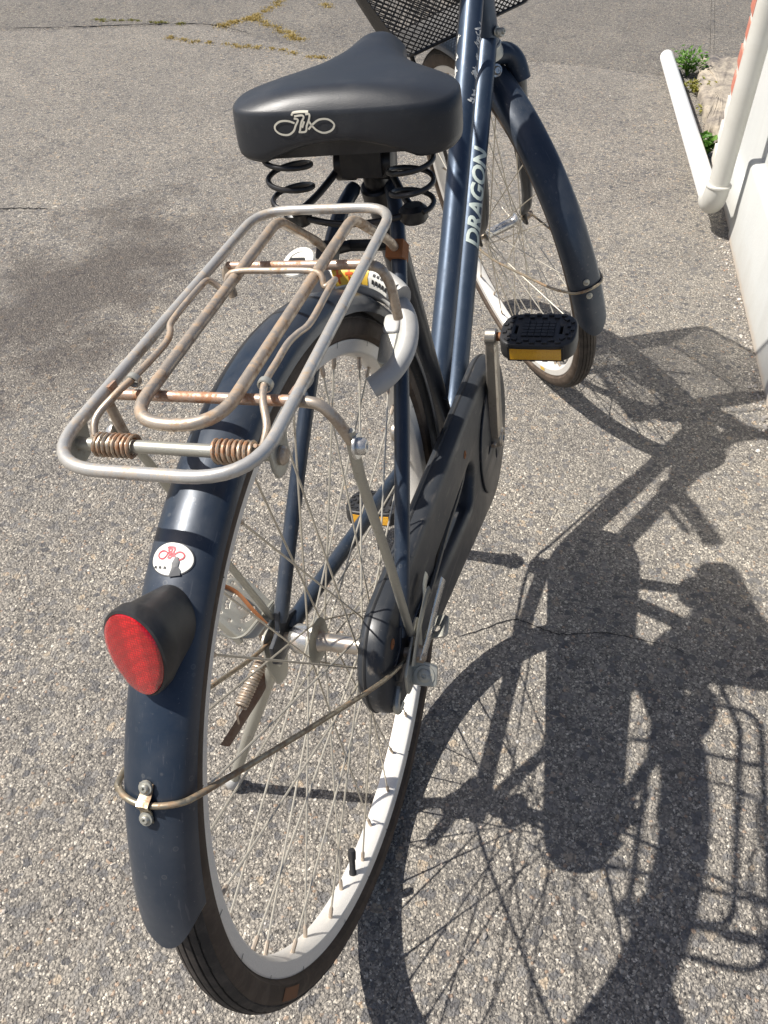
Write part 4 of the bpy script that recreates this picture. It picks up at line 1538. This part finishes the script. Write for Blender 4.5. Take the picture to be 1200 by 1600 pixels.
def crank(s, ang):
    """s: +1 left, -1 right; ang: direction of the arm in the xz plane"""
    d = V(math.cos(ang), 0, math.sin(ang))
    p = V(-d.z, 0, d.x)
    y0, y1 = 0.0705 * s, 0.0785 * s
    g = G(); vs = []
    N = 12
    st = []
    for i in range(N + 1):
        t = i / N
        c = BB + d * (t * 0.170) + V(0, y0 + (y1 - y0) * t, 0)
        hw = 0.0138 - 0.0035 * t
        th = 0.0082 - 0.0012 * t
        for (a, b) in ((-1, -0.7), (-0.7, -1), (0.7, -1), (1, -0.7), (1, 0.7), (0.7, 1), (-0.7, 1), (-1, 0.7)):
            vs.append(c + p * (hw * a) + V(0, th * b, 0))
    fs = []
    for i in range(N):
        for k in range(8):
            l = (k + 1) % 8
            fs.append((8 * i + k, 8 * i + l, 8 * i + 8 + l, 8 * i + 8 + k))
    fs += [tuple(range(8)), tuple(reversed(range(8 * N, 8 * N + 8)))]
    g.add(vs, fs)
    cr = obj('crank_arm', g, 'crank_steel', root, angle=30)
    obj('crank_boss', lathe([(0.0125, -0.012), (0.0148, -0.010), (0.0148, 0.008), (0.0125, 0.0105), (0.0075, 0.0108), (0.007, 0.009)], BB + V(0, y0, 0), (0, s, 0), 24), 'crank_steel', cr)
    obj('pedal_eye', lathe([(0.0095, -0.0075), (0.0108, -0.006), (0.0108, 0.006), (0.0095, 0.0075)], BB + d * 0.170 + V(0, y1, 0), (0, s, 0), 20), 'crank_steel', cr)
    obj('cotter_pin', cyl(BB + V(0, y0, 0) - p * 0.018, BB + V(0, y0, 0) + p * 0.020, 0.0040, 10), 'steel_worn', cr)
    e = BB + d * 0.170 + V(0, y1, 0)
    obj('pedal_axle', cyl(e, e + V(0, 0.030 * s, 0), 0.0056, 10), 'rust', cr)
    return e

def pedal(e, s, tilt):
    """block pedal with its axle along y at e"""
    c = e + V(0, 0.0600 * s, 0)
    Rt = Matrix.Rotation(tilt, 4, 'Y')
    T_ = Matrix.Translation(c) @ Rt
    L, W = 0.0435, 0.0315      # half length along y, half width along x
    def rr(hx, hy, r, n=6):
        return [(p.x, p.y) for p in fillet([(-hx, -hy, 0), (hx, -hy, 0), (hx, hy, 0), (-hx, hy, 0)], r, n, True)]
    holes = []
    for hx in (-1, 1):
        holes.append([(x, y) for x, y in rr(0.0055, 0.034, 0.003)])
    outer = rr(W, L, 0.024)
    h1 = [(x, y + 0.0275) for x, y in rr(0.011, 0.0042, 0.002)]
    h2 = [(x, y - 0.0275) for x, y in rr(0.011, 0.0042, 0.002)]
    body = plate([outer, h1, h2], 0.024, 0.003, T_)
    pd = obj('pedal', body, 'black_plastic', root, angle=40, label=('right' if s < 0 else 'left') + ' pedal, black plastic with amber reflectors')
    # raised tread blocks round the border, top and bottom
    g = G()
    per = rr(W - 0.005, L - 0.005, 0.020, 7)
    path_ = []
    P = [Vector((x, y)) for x, y in per]
    tot = sum((P[(i + 1) % len(P)] - P[i]).length for i in range(len(P)))
    step = 0.0075
    cnt = int(tot / step)
    def at(sv):
        for i in range(len(P)):
            a, b = P[i], P[(i + 1) % len(P)]
            l = (b - a).length
            if sv <= l:
                return a.lerp(b, sv / l), (b - a).normalized()
            sv -= l
        return P[0], (P[1] - P[0]).normalized()
    for i in range(cnt):
        q, t = at(i * tot / cnt)
        nn = Vector((t.y, -t.x))
        for row in (-1, 1):
            off = nn * (0.0025 * row)
            if (i + (row > 0)) % 2 == 0:
                for z in (0.0125, -0.0125):
                    rot = Matrix.Rotation(math.atan2(t.y, t.x), 3, 'Z')
                    g.join(box((q.x + off.x, q.y + off.y, z), (0.0062, 0.0042, 0.0030), rot))
    for iy in range(-2, 3):
        for ix in range(-2, 3):
            for z in (0.0125, -0.0125):
                g.join(box((ix * 0.0066, iy * 0.0080, z), (0.0056, 0.0070, 0.0022)))
    g.xf(T_)
    obj('tread_blocks', g, 'black_plastic', pd, smooth=False, kind='stuff')
    for sx in (-1, 1):
        obj('amber_reflector', box((sx * (W + 0.0012), 0, -0.001), (0.0045, 0.062, 0.0150)).xf(T_), 'amber_lens', pd, smooth=False)
        obj('reflector_frame', box((sx * (W - 0.0002), 0, -0.001), (0.0050, 0.068, 0.0200)).xf(T_), 'black_plastic', pd, smooth=False)
ANG = math.atan2(0.171, -0.022)
e_r = crank(-1, ANG)
pedal(e_r, -1, R_(-6))
e_l = crank(1, ANG + PI)
pedal(e_l, 1, R_(8))

# --- luggage rack
def rz(x):
    """height of the rack plane at x (it rises a little towards the saddle)"""
    return 0.3700 + 0.037 * x
def rack():
    loop = fillet([(-0.184, 0.073, rz(-0.184) - 0.005), (-0.184, -0.073, rz(-0.184) - 0.005), (0.170, -0.061, rz(0.170) + 0.002), (0.170, 0.066, rz(0.170) + 0.002)], [0.045, 0.045, 0.032, 0.032], 9, True)
    rk = obj('luggage_rack', tube(loop, 0.0043, 14, True), 'rack_dull', root, label='worn chromed rear luggage rack with rusty cross tubes')
    zr = rz(-0.100) - 0.0085
    zf = rz(0.0875) - 0.0090
    obj('cross_tube', tube([(-0.100, 0.070, zr), (-0.100, 0.0, zr), (-0.100, -0.072, zr)], 0.0039, 14), 'steel_rusty', rk)
    obj('tube_end', tube(fillet([(-0.100, 0.0685, zr), (-0.0995, 0.0765, zr - 0.006), (-0.096, 0.076, zr - 0.040)], 0.01, 5), 0.0038, 14), 'steel_worn', rk)
    obj('tube_end', tube(fillet([(-0.100, -0.070, zr), (-0.100, -0.084, zr - 0.001), (-0.0985, -0.093, zr - 0.014), (-0.094, -0.098, zr - 0.034)], 0.012, 5), 0.0040, 14), 'steel_worn', rk)
    obj('cross_tube', tube([(0.0875, 0.064, zf), (0.0875, 0.0, zf), (0.0875, -0.061, zf)], 0.0039, 14), 'steel_rusty', rk)
    obj('tube_end', tube(fillet([(0.0875, 0.062, zf), (0.0885, 0.068, zf - 0.006), (0.090, 0.068, zf - 0.028)], 0.01, 5), 0.0042, 14), 'steel_worn', rk)
    obj('tube_end', tube(fillet([(0.0875, -0.059, zf), (0.0885, -0.070, zf - 0.003), (0.0915, -0.0755, zf - 0.018), (0.093, -0.0775, zf - 0.050)], 0.012, 5), 0.0042, 14), 'steel_worn', rk)
    # inner loop, its front legs bend down to the seat stays
    zi = lambda x: 0.3735 + 0.062 * x
    leg = [(0.232, 0.036, 0.314), (0.215, 0.036, 0.330), (0.138, 0.034, zi(0.138)), (0.0, 0.033, zi(0.0)), (-0.142, 0.032, zi(-0.142)), (-0.142, -0.032, zi(-0.142)), (0.0, -0.033, zi(0.0)), (0.138, -0.034, zi(0.138)), (0.215, -0.036, 0.330), (0.232, -0.036, 0.314)]
    obj('inner_loop', tube(fillet(leg, [0, 0.01, 0.014, 0.02, 0.031, 0.031, 0.02, 0.014, 0.01, 0], 8), 0.0044, 14), 'steel_worn', rk)
    for s in (1, -1):
        obj('leg_clamp', box((0.236, 0.036 * s, 0.310), (0.020, 0.017, 0.017), Matrix.Rotation(R_(40), 3, 'Y')), 'black_steel' if s > 0 else 'rust', rk, smooth=False)
    # spring clip wire
    cw = []
    for s in (1, -1):
        half = [(-0.146, 0.059 * s, 0.347), (-0.134, 0.062 * s, 0.360), (-0.116, 0.054 * s, 0.368), (-0.098, 0.049 * s, 0.3705), (-0.074, 0.0475 * s, 0.371), (-0.052, 0.047 * s, 0.372), (-0.040, 0.050 * s, 0.373), (-0.026, 0.055 * s, 0.3745), (0.020, 0.054 * s, 0.378), (0.034, 0.053 * s, 0.377)]
        cw.append(half)
    clip = cw[0] + [(0.037, 0.048, 0.371), (0.037, 0.042, 0.3665), (0.042, 0.036, 0.3795), (0.043, 0.0, 0.3805), (0.042, -0.036, 0.3795), (0.037, -0.042, 0.3705), (0.037, -0.048, 0.373)] + list(reversed(cw[1]))
    obj('spring_clip', tube(crv(clip, 5), 0.0025, 10), 'steel_worn', rk)
    for s in (1, -1):
        obj('clip_ring', lathe([(0.0042, -0.0025), (0.0052, -0.0020), (0.0052, 0.0020), (0.0042, 0.0025)], (-0.099, 0.049 * s, 0.3690), (1, 0, 0.1), 14, caps=False), 'plate_zinc', rk)
    # bar with two coil springs
    bx_, bz_ = -0.146, 0.3490
    obj('spring_bar', tube([(bx_, 0.073, bz_), (bx_, -0.073, bz_)], 0.0044, 16), 'plate_zinc', rk)
    for s in (1, -1):
        pts = []
        turns = 8.0
        for k in range(int(turns * 14) + 1):
            a = 2 * PI * k / 14
            y = (0.0290 + 0.0290 * k / (turns * 14)) * s
            pts.append(V(bx_ + 0.0071 * math.cos(a), y, bz_ + 0.0071 * math.sin(a)))
        pts.append(V(bx_ - 0.001, 0.0585 * s, bz_ + 0.0069))
        obj('coil_spring', tube(pts, 0.00135, 7), 'spring_rust', rk, label='rusty coil spring of the rack clip')
        # tab carrying the bar
        tab = plate([[(-0.011, 0.012), (-0.011, -0.004), (-0.008, -0.011), (0.0, -0.0135), (0.008, -0.011), (0.011, -0.003), (0.014, 0.008), (0.012, 0.013)], circ2(0, 0.0, 0.0045, 14)], 0.0026, 0.0006,
                    Matrix.Translation((bx_, 0.0, bz_)) @ XZ(0.0725 * s))
        obj('tab', tab, 'plate_zinc', rk, angle=40)
        obj('bar_rivet', lathe([(0.0060, 0), (0.0064, 0.002), (0.0050, 0.0035), (0.003, 0.0038)], (bx_, 0.0738 * s, bz_), (0, s, 0), 16), 'steel_worn', rk)
        # rear strut down to the axle
        a = V(-0.094, (0.0985 if s < 0 else 0.080) * s, zr - 0.036); b = V(0.006, 0.0745 * s, 0.020)
        pth = [a + V(-0.002, 0, 0.012), a, a.lerp(b, 0.12) + V(0, -0.002 * s, 0), a.lerp(b, 0.5), a.lerp(b, 0.93), b]
        obj('rack_strut', tube(pth, 0.006, 10, flat=(0.0046, 0.0026)), 'plate_zinc', rk)
        bolt(a + V(-0.001, 0.0035 * s, -0.001), (0, s, 0), 0.0060, 0.007, 'chrome_dull', rk)
        # rack loop weld pads
        obj('weld', box((-0.100, 0.0695 * s, zr + 0.005), (0.009, 0.006, 0.007)), 'steel_rusty', rk)
    # stay at the seat tube
    obj('mounting_strap', tube([(0.236, 0.036, 0.311), (0.262, 0.022, 0.305), (0.262, -0.022, 0.305), (0.236, -0.036, 0.311)], 0.004, 10, flat=(0.006, 0.002)), 'black_steel', rk)
rack()

# --- ring lock on the seat stays
def ring_lock():
    # ring in a plane spanned by the sideways axis and a gently rising fore-aft axis
    c = V(0.163, 0.0, 0.2535)
    d = V(0.86, 0, 0.51).normalized()
    n_ = V(0, 1, 0).cross(d)
    r = 0.0585
    def P(a, rr=r):
        return c + d * (rr * 1.02 * math.cos(a)) + V(0, -rr * math.sin(a), 0)
    pts = [P(R_(a)) for a in range(22, 148, 5)]
    lk = obj('ring_lock', tube(pts, [0.0088 + 0.0014 * min(1.0, i / 8) for i in range(len(pts))], 20), 'grey_plastic', root, label='light grey ring lock hugging the rear wheel')
    pts = [P(R_(-a)) for a in range(22, 146, 5)]
    obj('lock_arm', tube(pts, 0.0112, 18), 'grey_plastic', lk)
    # body across the front of the ring
    body = []
    for a in range(-50, 51, 5):
        body.append(P(R_(a), 0.0615) + n_ * -0.004)
    obj('lock_body', tube(body, 0.0135, 16, flat=(0.019, 0.0105)), 'grey_plastic', lk)
    # key lever
    q = P(R_(92), 0.042)
    obj('lock_lever', plate([[(p.x, p.y) for p in fillet([(-0.008, -0.006, 0), (0.008, -0.006, 0), (0.008, 0.006, 0), (-0.008, 0.006, 0)], 0.003, 4, True)]], 0.013, 0.002,
                            frame_mtx(P(R_(74), 0.045) + n_ * -0.004, d, V(0, 1, 0))), 'grey_plastic', lk)
    obj('lock_latch', plate([[(p.x, p.y) for p in fillet([(-0.018, -0.006, 0), (0.018, -0.007, 0), (0.014, 0.007, 0), (-0.016, 0.006, 0)], 0.004, 4, True)]], 0.012, 0.002,
                            frame_mtx(P(R_(104), 0.044) + n_ * -0.002, d, V(0.1, 1, 0))), 'plate_zinc', lk)
    # printed band along the top of the body: orange / yellow flash, white part with tiny print
    up = -n_ if n_.z < 0 else n_
    def top(a, t, off):
        return P(R_(a), 0.0615 + t) + n_ * -0.004 + up * (0.0195 * math.sqrt(max(0.0, 1 - (t / 0.0115) ** 2)) + off)
    def band(a0, a1, t0, t1, off):
        g = G(); vs = []; fs = []
        N = 14
        for i in range(N + 1):
            a = a0 + (a1 - a0) * i / N
            for k in range(5):
                vs.append(top(a, t0 + (t1 - t0) * k / 4, off))
        for i in range(N):
            for k in range(4):
                fs.append((i * 5 + k, i * 5 + k + 1, i * 5 + k + 6, i * 5 + k + 5))
        return g.add(vs, fs)
    obj('label_ground', band(-22, 46, -0.0105, 0.0085, 0.0006), 'white_print', lk)
    obj('label_flash', band(-20, 16, -0.0100, 0.0060, 0.0010), 'yellow_print', lk)
    rnd = random.Random(31)
    g = G()
    for k in range(3):
        a = -15 + k * 11
        g.join(band(a - 3.5, a + 4.0, -0.0062 + 0.001 * k, -0.0040 + 0.001 * k, 0.0014))
        g.join(band(a - 0.9, a + 1.1, -0.0095, 0.004, 0.0014))
        g.join(band(a - 3.0, a + 4.5, 0.0012, 0.0032, 0.0014))
    obj('label_characters', g, 'orange_print', lk, smooth=False)
    g = G()
    for row in range(3):
        for k in range(5):
            a = 21 + k * 4.4
            g.join(band(a, a + 2.6, -0.0088 + row * 0.0050, -0.0062 + row * 0.0050, 0.0010))
    obj('label_print', g, 'black_print', lk, smooth=False)
    # round disc on the left (key cylinder)
    kc = V(0.192, 0.048, 0.318)
    obj('key_disc', lathe([(0.0165, 0), (0.0175, 0.002), (0.0165, 0.004), (0.011, 0.0045), (0.011, 0.0035), (0.005, 0.0035)], kc, V(-0.45, 0.15, 0.9), 30), 'white_print', lk)
    obj('key_slot', box(kc + V(-0.45, 0.15, 0.9).normalized() * 0.0048, (0.005, 0.014, 0.004)), 'black_print', lk, smooth=False)
ring_lock()

# --- saddle
def saddle():
    piv = V(0.300, 0.003, 0)
    RS = Matrix.Translation(piv) @ Matrix.Translation((0, 0, 0.42)) @ Matrix.Rotation(R_(6.0), 4, 'Z') @ Matrix.Rotation(R_(2.6), 4, 'X') @ Matrix.Translation((0, 0, -0.42))
    out = []
    half = [(-0.100, 0.0), (-0.0995, 0.030), (-0.097, 0.060), (-0.091, 0.083), (-0.079, 0.098), (-0.058, 0.1035), (-0.034, 0.099), (-0.012, 0.084), (0.010, 0.064), (0.034, 0.0450), (0.062, 0.0345), (0.095, 0.0295), (0.125, 0.0265), (0.145, 0.0205), (0.154, 0.010), (0.156, 0.0)]
    pts = [(x, y, 0) for x, y in half] + [(x, -y, 0) for x, y in reversed(half[1:-1])]
    P = crv(pts, 5, True)
    N = len(P)
    def ztop(x):
        t = (x + 0.10) / 0.268
        return 0.4670 - 0.006 * math.sin(PI * min(1, t * 1.05)) + 0.005 * t - 0.020 * max(0.0, (x - 0.090) / 0.066) ** 2
    # (inset fraction, height from bottom (0) to top (1))
    rings = [(0.90, 'b', 0.0), (0.965, 'b', -0.0015), (0.992, 'b', 0.002), (1.0, 'b', 0.008), (1.0, 'b', 0.018), (0.997, 'b', 0.028), (0.990, 'b', 0.038)]
    vs = []
    def zbot(x):
        t = (x + 0.10) / 0.268
        return 0.4085 + 0.006 * t + 0.004 * math.sin(PI * t)
    def arch(x, y):
        return 0.017 * max(0.0, 1 - (y / 0.072) ** 2) * (1.0 if x < -0.05 else 0.0)
    prof = []
    for f, k, h in rings:
        prof.append((f, k, h))
    for s in [0.965, 0.935, 0.89, 0.83, 0.74, 0.62, 0.48, 0.32, 0.16, 0.0]:
        prof.append((s, 't', 1 - (s / 0.99) ** 2.7))
    for f, k, h in prof:
        for p in P:
            xx = p.x
            sx = f if k == 'b' else (1 - (1 - f) * 0.30)
            if k == 't':
                sx = 1 - (1 - f) * (0.30 if xx < 0 else 0.16)
            x = (xx - 0.0) * (sx if k == 't' else (1 - (1 - f) * 0.6))
            y = p.y * f
            if k == 'b':
                z = zbot(xx) + arch(xx, p.y) * max(0.0, 1 - h / 0.03) + h * (1 - 0.30 * max(0.0, (xx - 0.05) / 0.106))
            else:
                zs = zbot(xx) + 0.040 * (1 - 0.30 * max(0.0, (xx - 0.05) / 0.106))
                zt = ztop(x)
                z = zs + (zt - zs) * h
            vs.append(RS @ V(x, y, z))
    fs = []
    R2 = len(prof)
    for i in range(R2 - 1):
        for k in range(N):
            l = (k + 1) % N
            fs.append((i * N + k, i * N + l, (i + 1) * N + l, (i + 1) * N + k))
    g = G().add(vs, fs)
    sd = obj('saddle', g, 'saddle_vinyl', root, angle=80, label='wide black vinyl saddle with a pale emblem on its back')
    base = [RS @ V(p.x * 0.92, p.y * 0.88, zbot(p.x) + 0.0065 + arch(p.x, p.y)) for p in P]
    base2 = [RS @ V(p.x * 0.92, p.y * 0.88, zbot(p.x) + arch(p.x, p.y) - 0.001) for p in P]
    gb = G().add(base + base2, [tuple(range(N)), tuple(reversed(range(N, 2 * N)))] + [(k, (k + 1) % N, N + (k + 1) % N, N + k) for k in range(N)])
    obj('saddle_base', gb, 'black_plastic', sd, smooth=False)
    # emblem on the back face
    tree = bvh_of(g)
    o = RS @ V(-0.100, 0.028, 0.438)
    xd = (RS.to_3x3() @ V(0, -1, 0))
    zd = V(0, 0, 1)
    fd = (RS.to_3x3() @ V(1, 0, 0))
    def mp(x, y, off):
        q = o + xd * x + zd * y - fd * 0.08
        hit = tree.ray_cast(q, fd)
        if hit[0] is None:
            return q + fd * 0.08
        nn = hit[1]
        if nn.dot(fd) > 0: nn = -nn
        return hit[0] + nn * off
    ss, w = logo_strokes(0.0560)
    gl = G()
    for s in ss:
        gl.join(stroke(s, w * 0.98, mp, 0.0006))
    obj('emblem', gl, 'cream_print', sd, smooth=False)
    # springs and undercarriage
    rot3 = RS
    for s in (1, -1):
        pts = []
        turns = 2.6
        n = 30
        for k in range(int(turns * n) + 1):
            a = 2 * PI * k / n * s + PI * 0.4
            t = k / (turns * n)
            rr = 0.0215 * (1.0 - 0.12 * t)
            pts.append(rot3 @ V(-0.072 + rr * math.cos(a), 0.057 * s + rr * math.sin(a), 0.408 - 0.052 * t))
        obj('saddle_spring', tube(pts, 0.0025, 9), 'black_steel', sd)
        obj('spring_cup', lathe([(0.011, -0.012), (0.0135, -0.009), (0.0135, 0.0), (0.009, 0.004)], rot3 @ V(-0.070, 0.056 * s, 0.353), (0, 0, 1), 18), 'black_steel', sd)
        obj('saddle_rail', tube(crv([rot3 @ V(-0.070, 0.056 * s, 0.352), rot3 @ V(-0.040, 0.040 * s, 0.360), rot3 @ V(0.0, 0.022 * s, 0.378), rot3 @ V(0.07, 0.016 * s, 0.398), rot3 @ V(0.135, 0.008 * s, 0.418)], 6), 0.0036, 10), 'black_steel', sd)
    obj('cross_wire', tube(crv([rot3 @ V(-0.072, 0.056, 0.350), rot3 @ V(-0.080, 0.02, 0.345), rot3 @ V(-0.080, -0.02, 0.345), rot3 @ V(-0.072, -0.056, 0.350)], 6), 0.0032, 10), 'black_steel', sd)
    obj('saddle_clamp', lathe([(0.012, -0.030), (0.017, -0.028), (0.017, -0.010), (0.0135, -0.008), (0.0135, 0.008), (0.017, 0.010), (0.017, 0.028), (0.012, 0.030)], rot3 @ V(-0.004, 0, 0.376), rot3.to_3x3() @ V(0, 1, 0), 22), 'black_steel', sd)
    obj('clamp_body', box(rot3 @ V(-0.002, 0, 0.384), (0.046, 0.040, 0.034), RS.to_3x3()), 'black_steel', sd)
    obj('seat_post', tube([ST + V(0.006, 0, -0.02), V(0.298, 0, 0.385)], 0.0125, 20), 'black_steel', sd)
saddle()

# --- side stand and left-hand axle fittings
def stand():
    O_ = V(0.016, 0.075, 0.024)
    eu = V(0.025, 0.115, 0.061) - O_
    ev = V(-0.030, 0.081, 0.011) - O_
    lu, lv = eu.length, ev.length
    FM = frame_mtx(O_, eu, ev)
    plt_out = [(p.x, p.y) for p in fillet([(-0.004, -0.002, 0), (lu * 0.80, -0.004, 0), (lu * 1.02, 0.012, 0), (lu * 1.0, lv * 0.98, 0), (lu * 0.1, lv * 1.0, 0), (-0.006, lv * 0.75, 0)], 0.005, 4, True)]
    holes = [circ2(u * lu, v * lv, 0.0026, 12) for u, v in ((0.88, 0.20), (0.66, 0.12), (0.44, 0.12), (0.20, 0.13), (0.90, 0.62), (0.70, 0.86), (0.47, 0.86), (0.22, 0.86), (0.48, 0.50))]
    def slot(c, r, a0, a1, w):
        o = []
        for k in range(9):
            a = R_(a0 + (a1 - a0) * k / 8); o.append((c[0] + (r + w) * math.cos(a), c[1] + (r + w) * math.sin(a)))
        for k in range(9):
            a = R_(a1 + (a0 - a1) * k / 8); o.append((c[0] + (r - w) * math.cos(a), c[1] + (r - w) * math.sin(a)))
        return o
    cc = (0.48 * lu, 0.50 * lv)
    holes += [slot(cc, 0.0135, -50, 50, 0.0028), slot(cc, 0.0135, 130, 230, 0.0028)]
    st = obj('side_stand', plate([plt_out] + holes, 0.0022, 0.0005, FM), 'plate_zinc', root, angle=40, label='side stand with a perforated zinc plate')
    obj('plate_flange', plate([[(p.x, p.y) for p in fillet([(0.002, 0.0, 0), (lu, 0.0, 0), (lu, 0.009, 0), (0.002, 0.011, 0)], 0.003, 3, True)]], 0.0018, 0.0004, frame_mtx(FM @ V(0, lv * 1.0, 0), eu, V(-0.1, -0.35, -1))), 'plate_zinc', st, angle=40)
    obj('leg', tube([(-0.004, 0.078, -0.030), (-0.008, 0.098, -0.075), (-0.010, 0.150, -0.185), (-0.010, 0.192, -0.277)], [0.0085, 0.0075, 0.0066, 0.0066], 14), 'plate_zinc', st)
    obj('stand_foot', lathe([(0.006, -0.012), (0.0095, -0.008), (0.0105, 0.0), (0.0095, 0.006), (0.007, 0.009)], (-0.0105, 0.1965, -0.2845), (0, -0.15, 0.98), 18), 'grey_plastic', st)
    obj('pivot_bracket', plate([[(p.x, p.y) for p in fillet([(-0.022, 0.014, 0), (0.014, 0.016, 0), (0.020, -0.030, 0), (0.004, -0.066, 0), (-0.018, -0.060, 0), (-0.026, -0.020, 0)], 0.008, 4, True)], circ2(0, 0, 0.005, 12)], 0.0030, 0.0007, XZ(0.0760)), 'plate_zinc', st)
    a = V(-0.018, 0.084, -0.018); b = V(-0.066, 0.094, -0.038)
    d = (b - a).normalized(); u = d.orthogonal().normalized(); w = d.cross(u)
    pts = []
    for k in range(17 * 12 + 1):
        t = k / (17 * 12); an = 2 * PI * k / 12
        pts.append(a.lerp(b, t) + (u * math.cos(an) + w * math.sin(an)) * 0.0060)
    obj('return_spring', tube(pts, 0.0015, 6), 'steel_worn', st)
    obj('spring_hook', tube(crv([b, b + d * 0.006 + V(0, 0.002, -0.004), (-0.062, 0.108, -0.075)], 5), 0.0012, 6), 'steel_worn', st)
    obj('release_lever', tube(crv([(-0.006, 0.090, -0.050), (-0.022, 0.100, -0.070), (-0.040, 0.112, -0.086), (-0.068, 0.132, -0.112)], 5), 0.004, 8, flat=(0.0075, 0.0012)), 'dark_rust', st)
    obj('lock_strap', tube(crv([FM @ V(-0.004, lv * 0.42, 0.004), FM @ V(lu * 0.3, lv * 0.40, 0.007), FM @ V(lu * 0.72, lv * 0.34, 0.006), FM @ V(lu * 1.04, lv * 0.44, 0.005)], 5), 0.004, 8, flat=(0.0042, 0.0010)), 'rust', st)
    obj('wire_clip', tube(fillet([FM @ V(lu * 0.10, -0.004, 0.004), FM @ V(lu * 0.08, lv * 0.9, 0.004), FM @ V(lu * 0.20, lv * 1.12, 0.0), FM @ V(lu * 0.52, lv * 1.22, 0.0)], 0.006, 4), 0.0014, 6), 'plate_zinc', st)
    for k, (r1, h) in enumerate(((0.0100, 0.0018), (0.0085, 0.008))):
        pass
    obj('axle_nut', lathe([(0.0110, 0.0), (0.0110, 0.0016), (0.0088, 0.002), (0.0088, 0.009), (0.0070, 0.010)], (0, 0.0785, 0), (0, 1, 0), 6), 'steel_worn', root, angle=20)
stand()

def right_axle():
    obj('axle_nut', lathe([(0.0110, 0.0), (0.0110, 0.0016), (0.0088, 0.002), (0.0088, 0.009), (0.0070, 0.010)], (0, -0.0785, 0), (0, -1, 0), 6), 'steel_worn', root, angle=20)
    br = obj('axle_bracket', plate([[(p.x, p.y) for p in fillet([(-0.034, -0.024, 0), (0.004, -0.030, 0), (0.022, -0.018, 0), (0.030, 0.010, 0), (0.022, 0.030, 0), (0.004, 0.018, 0), (-0.030, 0.004, 0)], 0.007, 4, True)], circ2(0, -0.002, 0.0052, 12)], 0.0030, 0.0007, XZ(-0.0760)), 'plate_zinc', root, angle=40)
    obj('bent_foot', plate([[(p.x, p.y) for p in fillet([(-0.013, -0.012, 0), (0.014, -0.012, 0), (0.014, 0.010, 0), (-0.013, 0.012, 0)], 0.004, 4, True)]], 0.0030, 0.0006,
                           frame_mtx(V(-0.012, -0.0870, -0.014), V(0, -1, 0), V(0.55, 0, 0.84))), 'plate_zinc', br, angle=40)
    bolt((-0.0140, -0.089, -0.0145), (-0.84, 0, 0.55), 0.0070, 0.003, 'plate_zinc', br)
    obj('flat_lever', tube(crv([(-0.006, -0.086, -0.002), (0.012, -0.0905, 0.014), (0.036, -0.0940, 0.034), (0.060, -0.0965, 0.046)], 6), 0.005, 10, flat=(0.0062, 0.0016)), 'chrome_dull', br)
    obj('tension_plate', tube(crv([(-0.016, -0.080, 0.000), (0.012, -0.082, 0.026), (0.040, -0.0835, 0.040), (0.048, -0.0850, 0.042)], 6), 0.004, 8, flat=(0.0060, 0.0013)), 'plate_zinc', br)
    obj('side_tab', plate([[(p.x, p.y) for p in fillet([(-0.014, -0.012, 0), (0.012, -0.016, 0), (0.016, 0.006, 0), (-0.006, 0.014, 0)], 0.005, 4, True)], circ2(0, -0.001, 0.004, 12)], 0.0024, 0.0005,
                          frame_mtx(V(0.026, -0.0960, 0.010), V(0.9, -0.2, 0.3), V(0, -0.9, 0.4))), 'plate_zinc', br, angle=40)
    # pressed clip that hugs the chain stay
    obj('cable_clip', tube(crv([(0.054, -0.074, 0.012), (0.060, -0.0745, 0.020), (0.068, -0.073, 0.026), (0.082, -0.072, 0.028)], 6), 0.004, 8, flat=(0.0052, 0.0011)), 'plate_zinc', br)
    obj('stay_eye', lathe([(0.0045, -0.002), (0.0090, -0.0018), (0.0090, 0.0018), (0.0045, 0.002)], (0.002, -0.0725, -0.006), (0, 1, 0), 18), 'steel_rusty', br)
    obj('adjuster_hook', tube(crv([(-0.030, -0.066, -0.018), (-0.044, -0.067, -0.024), (-0.046, -0.068, -0.034), (-0.034, -0.068, -0.036)], 5), 0.0040, 8), 'plate_zinc', br)
    # brake cable along the chain stay, seen through the case opening
    obj('brake_cable', tube(crv([(0.43, -0.030, -0.02), (0.33, -0.052, -0.028), (0.20, -0.060, -0.020), (0.10, -0.068, -0.008), (0.05, -0.070, 0.0)], 6), 0.0036, 8), 'black_plastic', root)
right_axle()

# lower brake cable on the left of the down tube
obj('gear_cable', tube(crv([(0.84, 0.022, 0.42), (0.80, 0.030, 0.33), (0.66, 0.024, 0.13), (0.52, 0.020, -0.04), (0.44, 0.030, -0.085), (0.25, 0.052, -0.040), (0.04, 0.066, -0.018)], 8), 0.0023, 8), 'black_plastic', root)
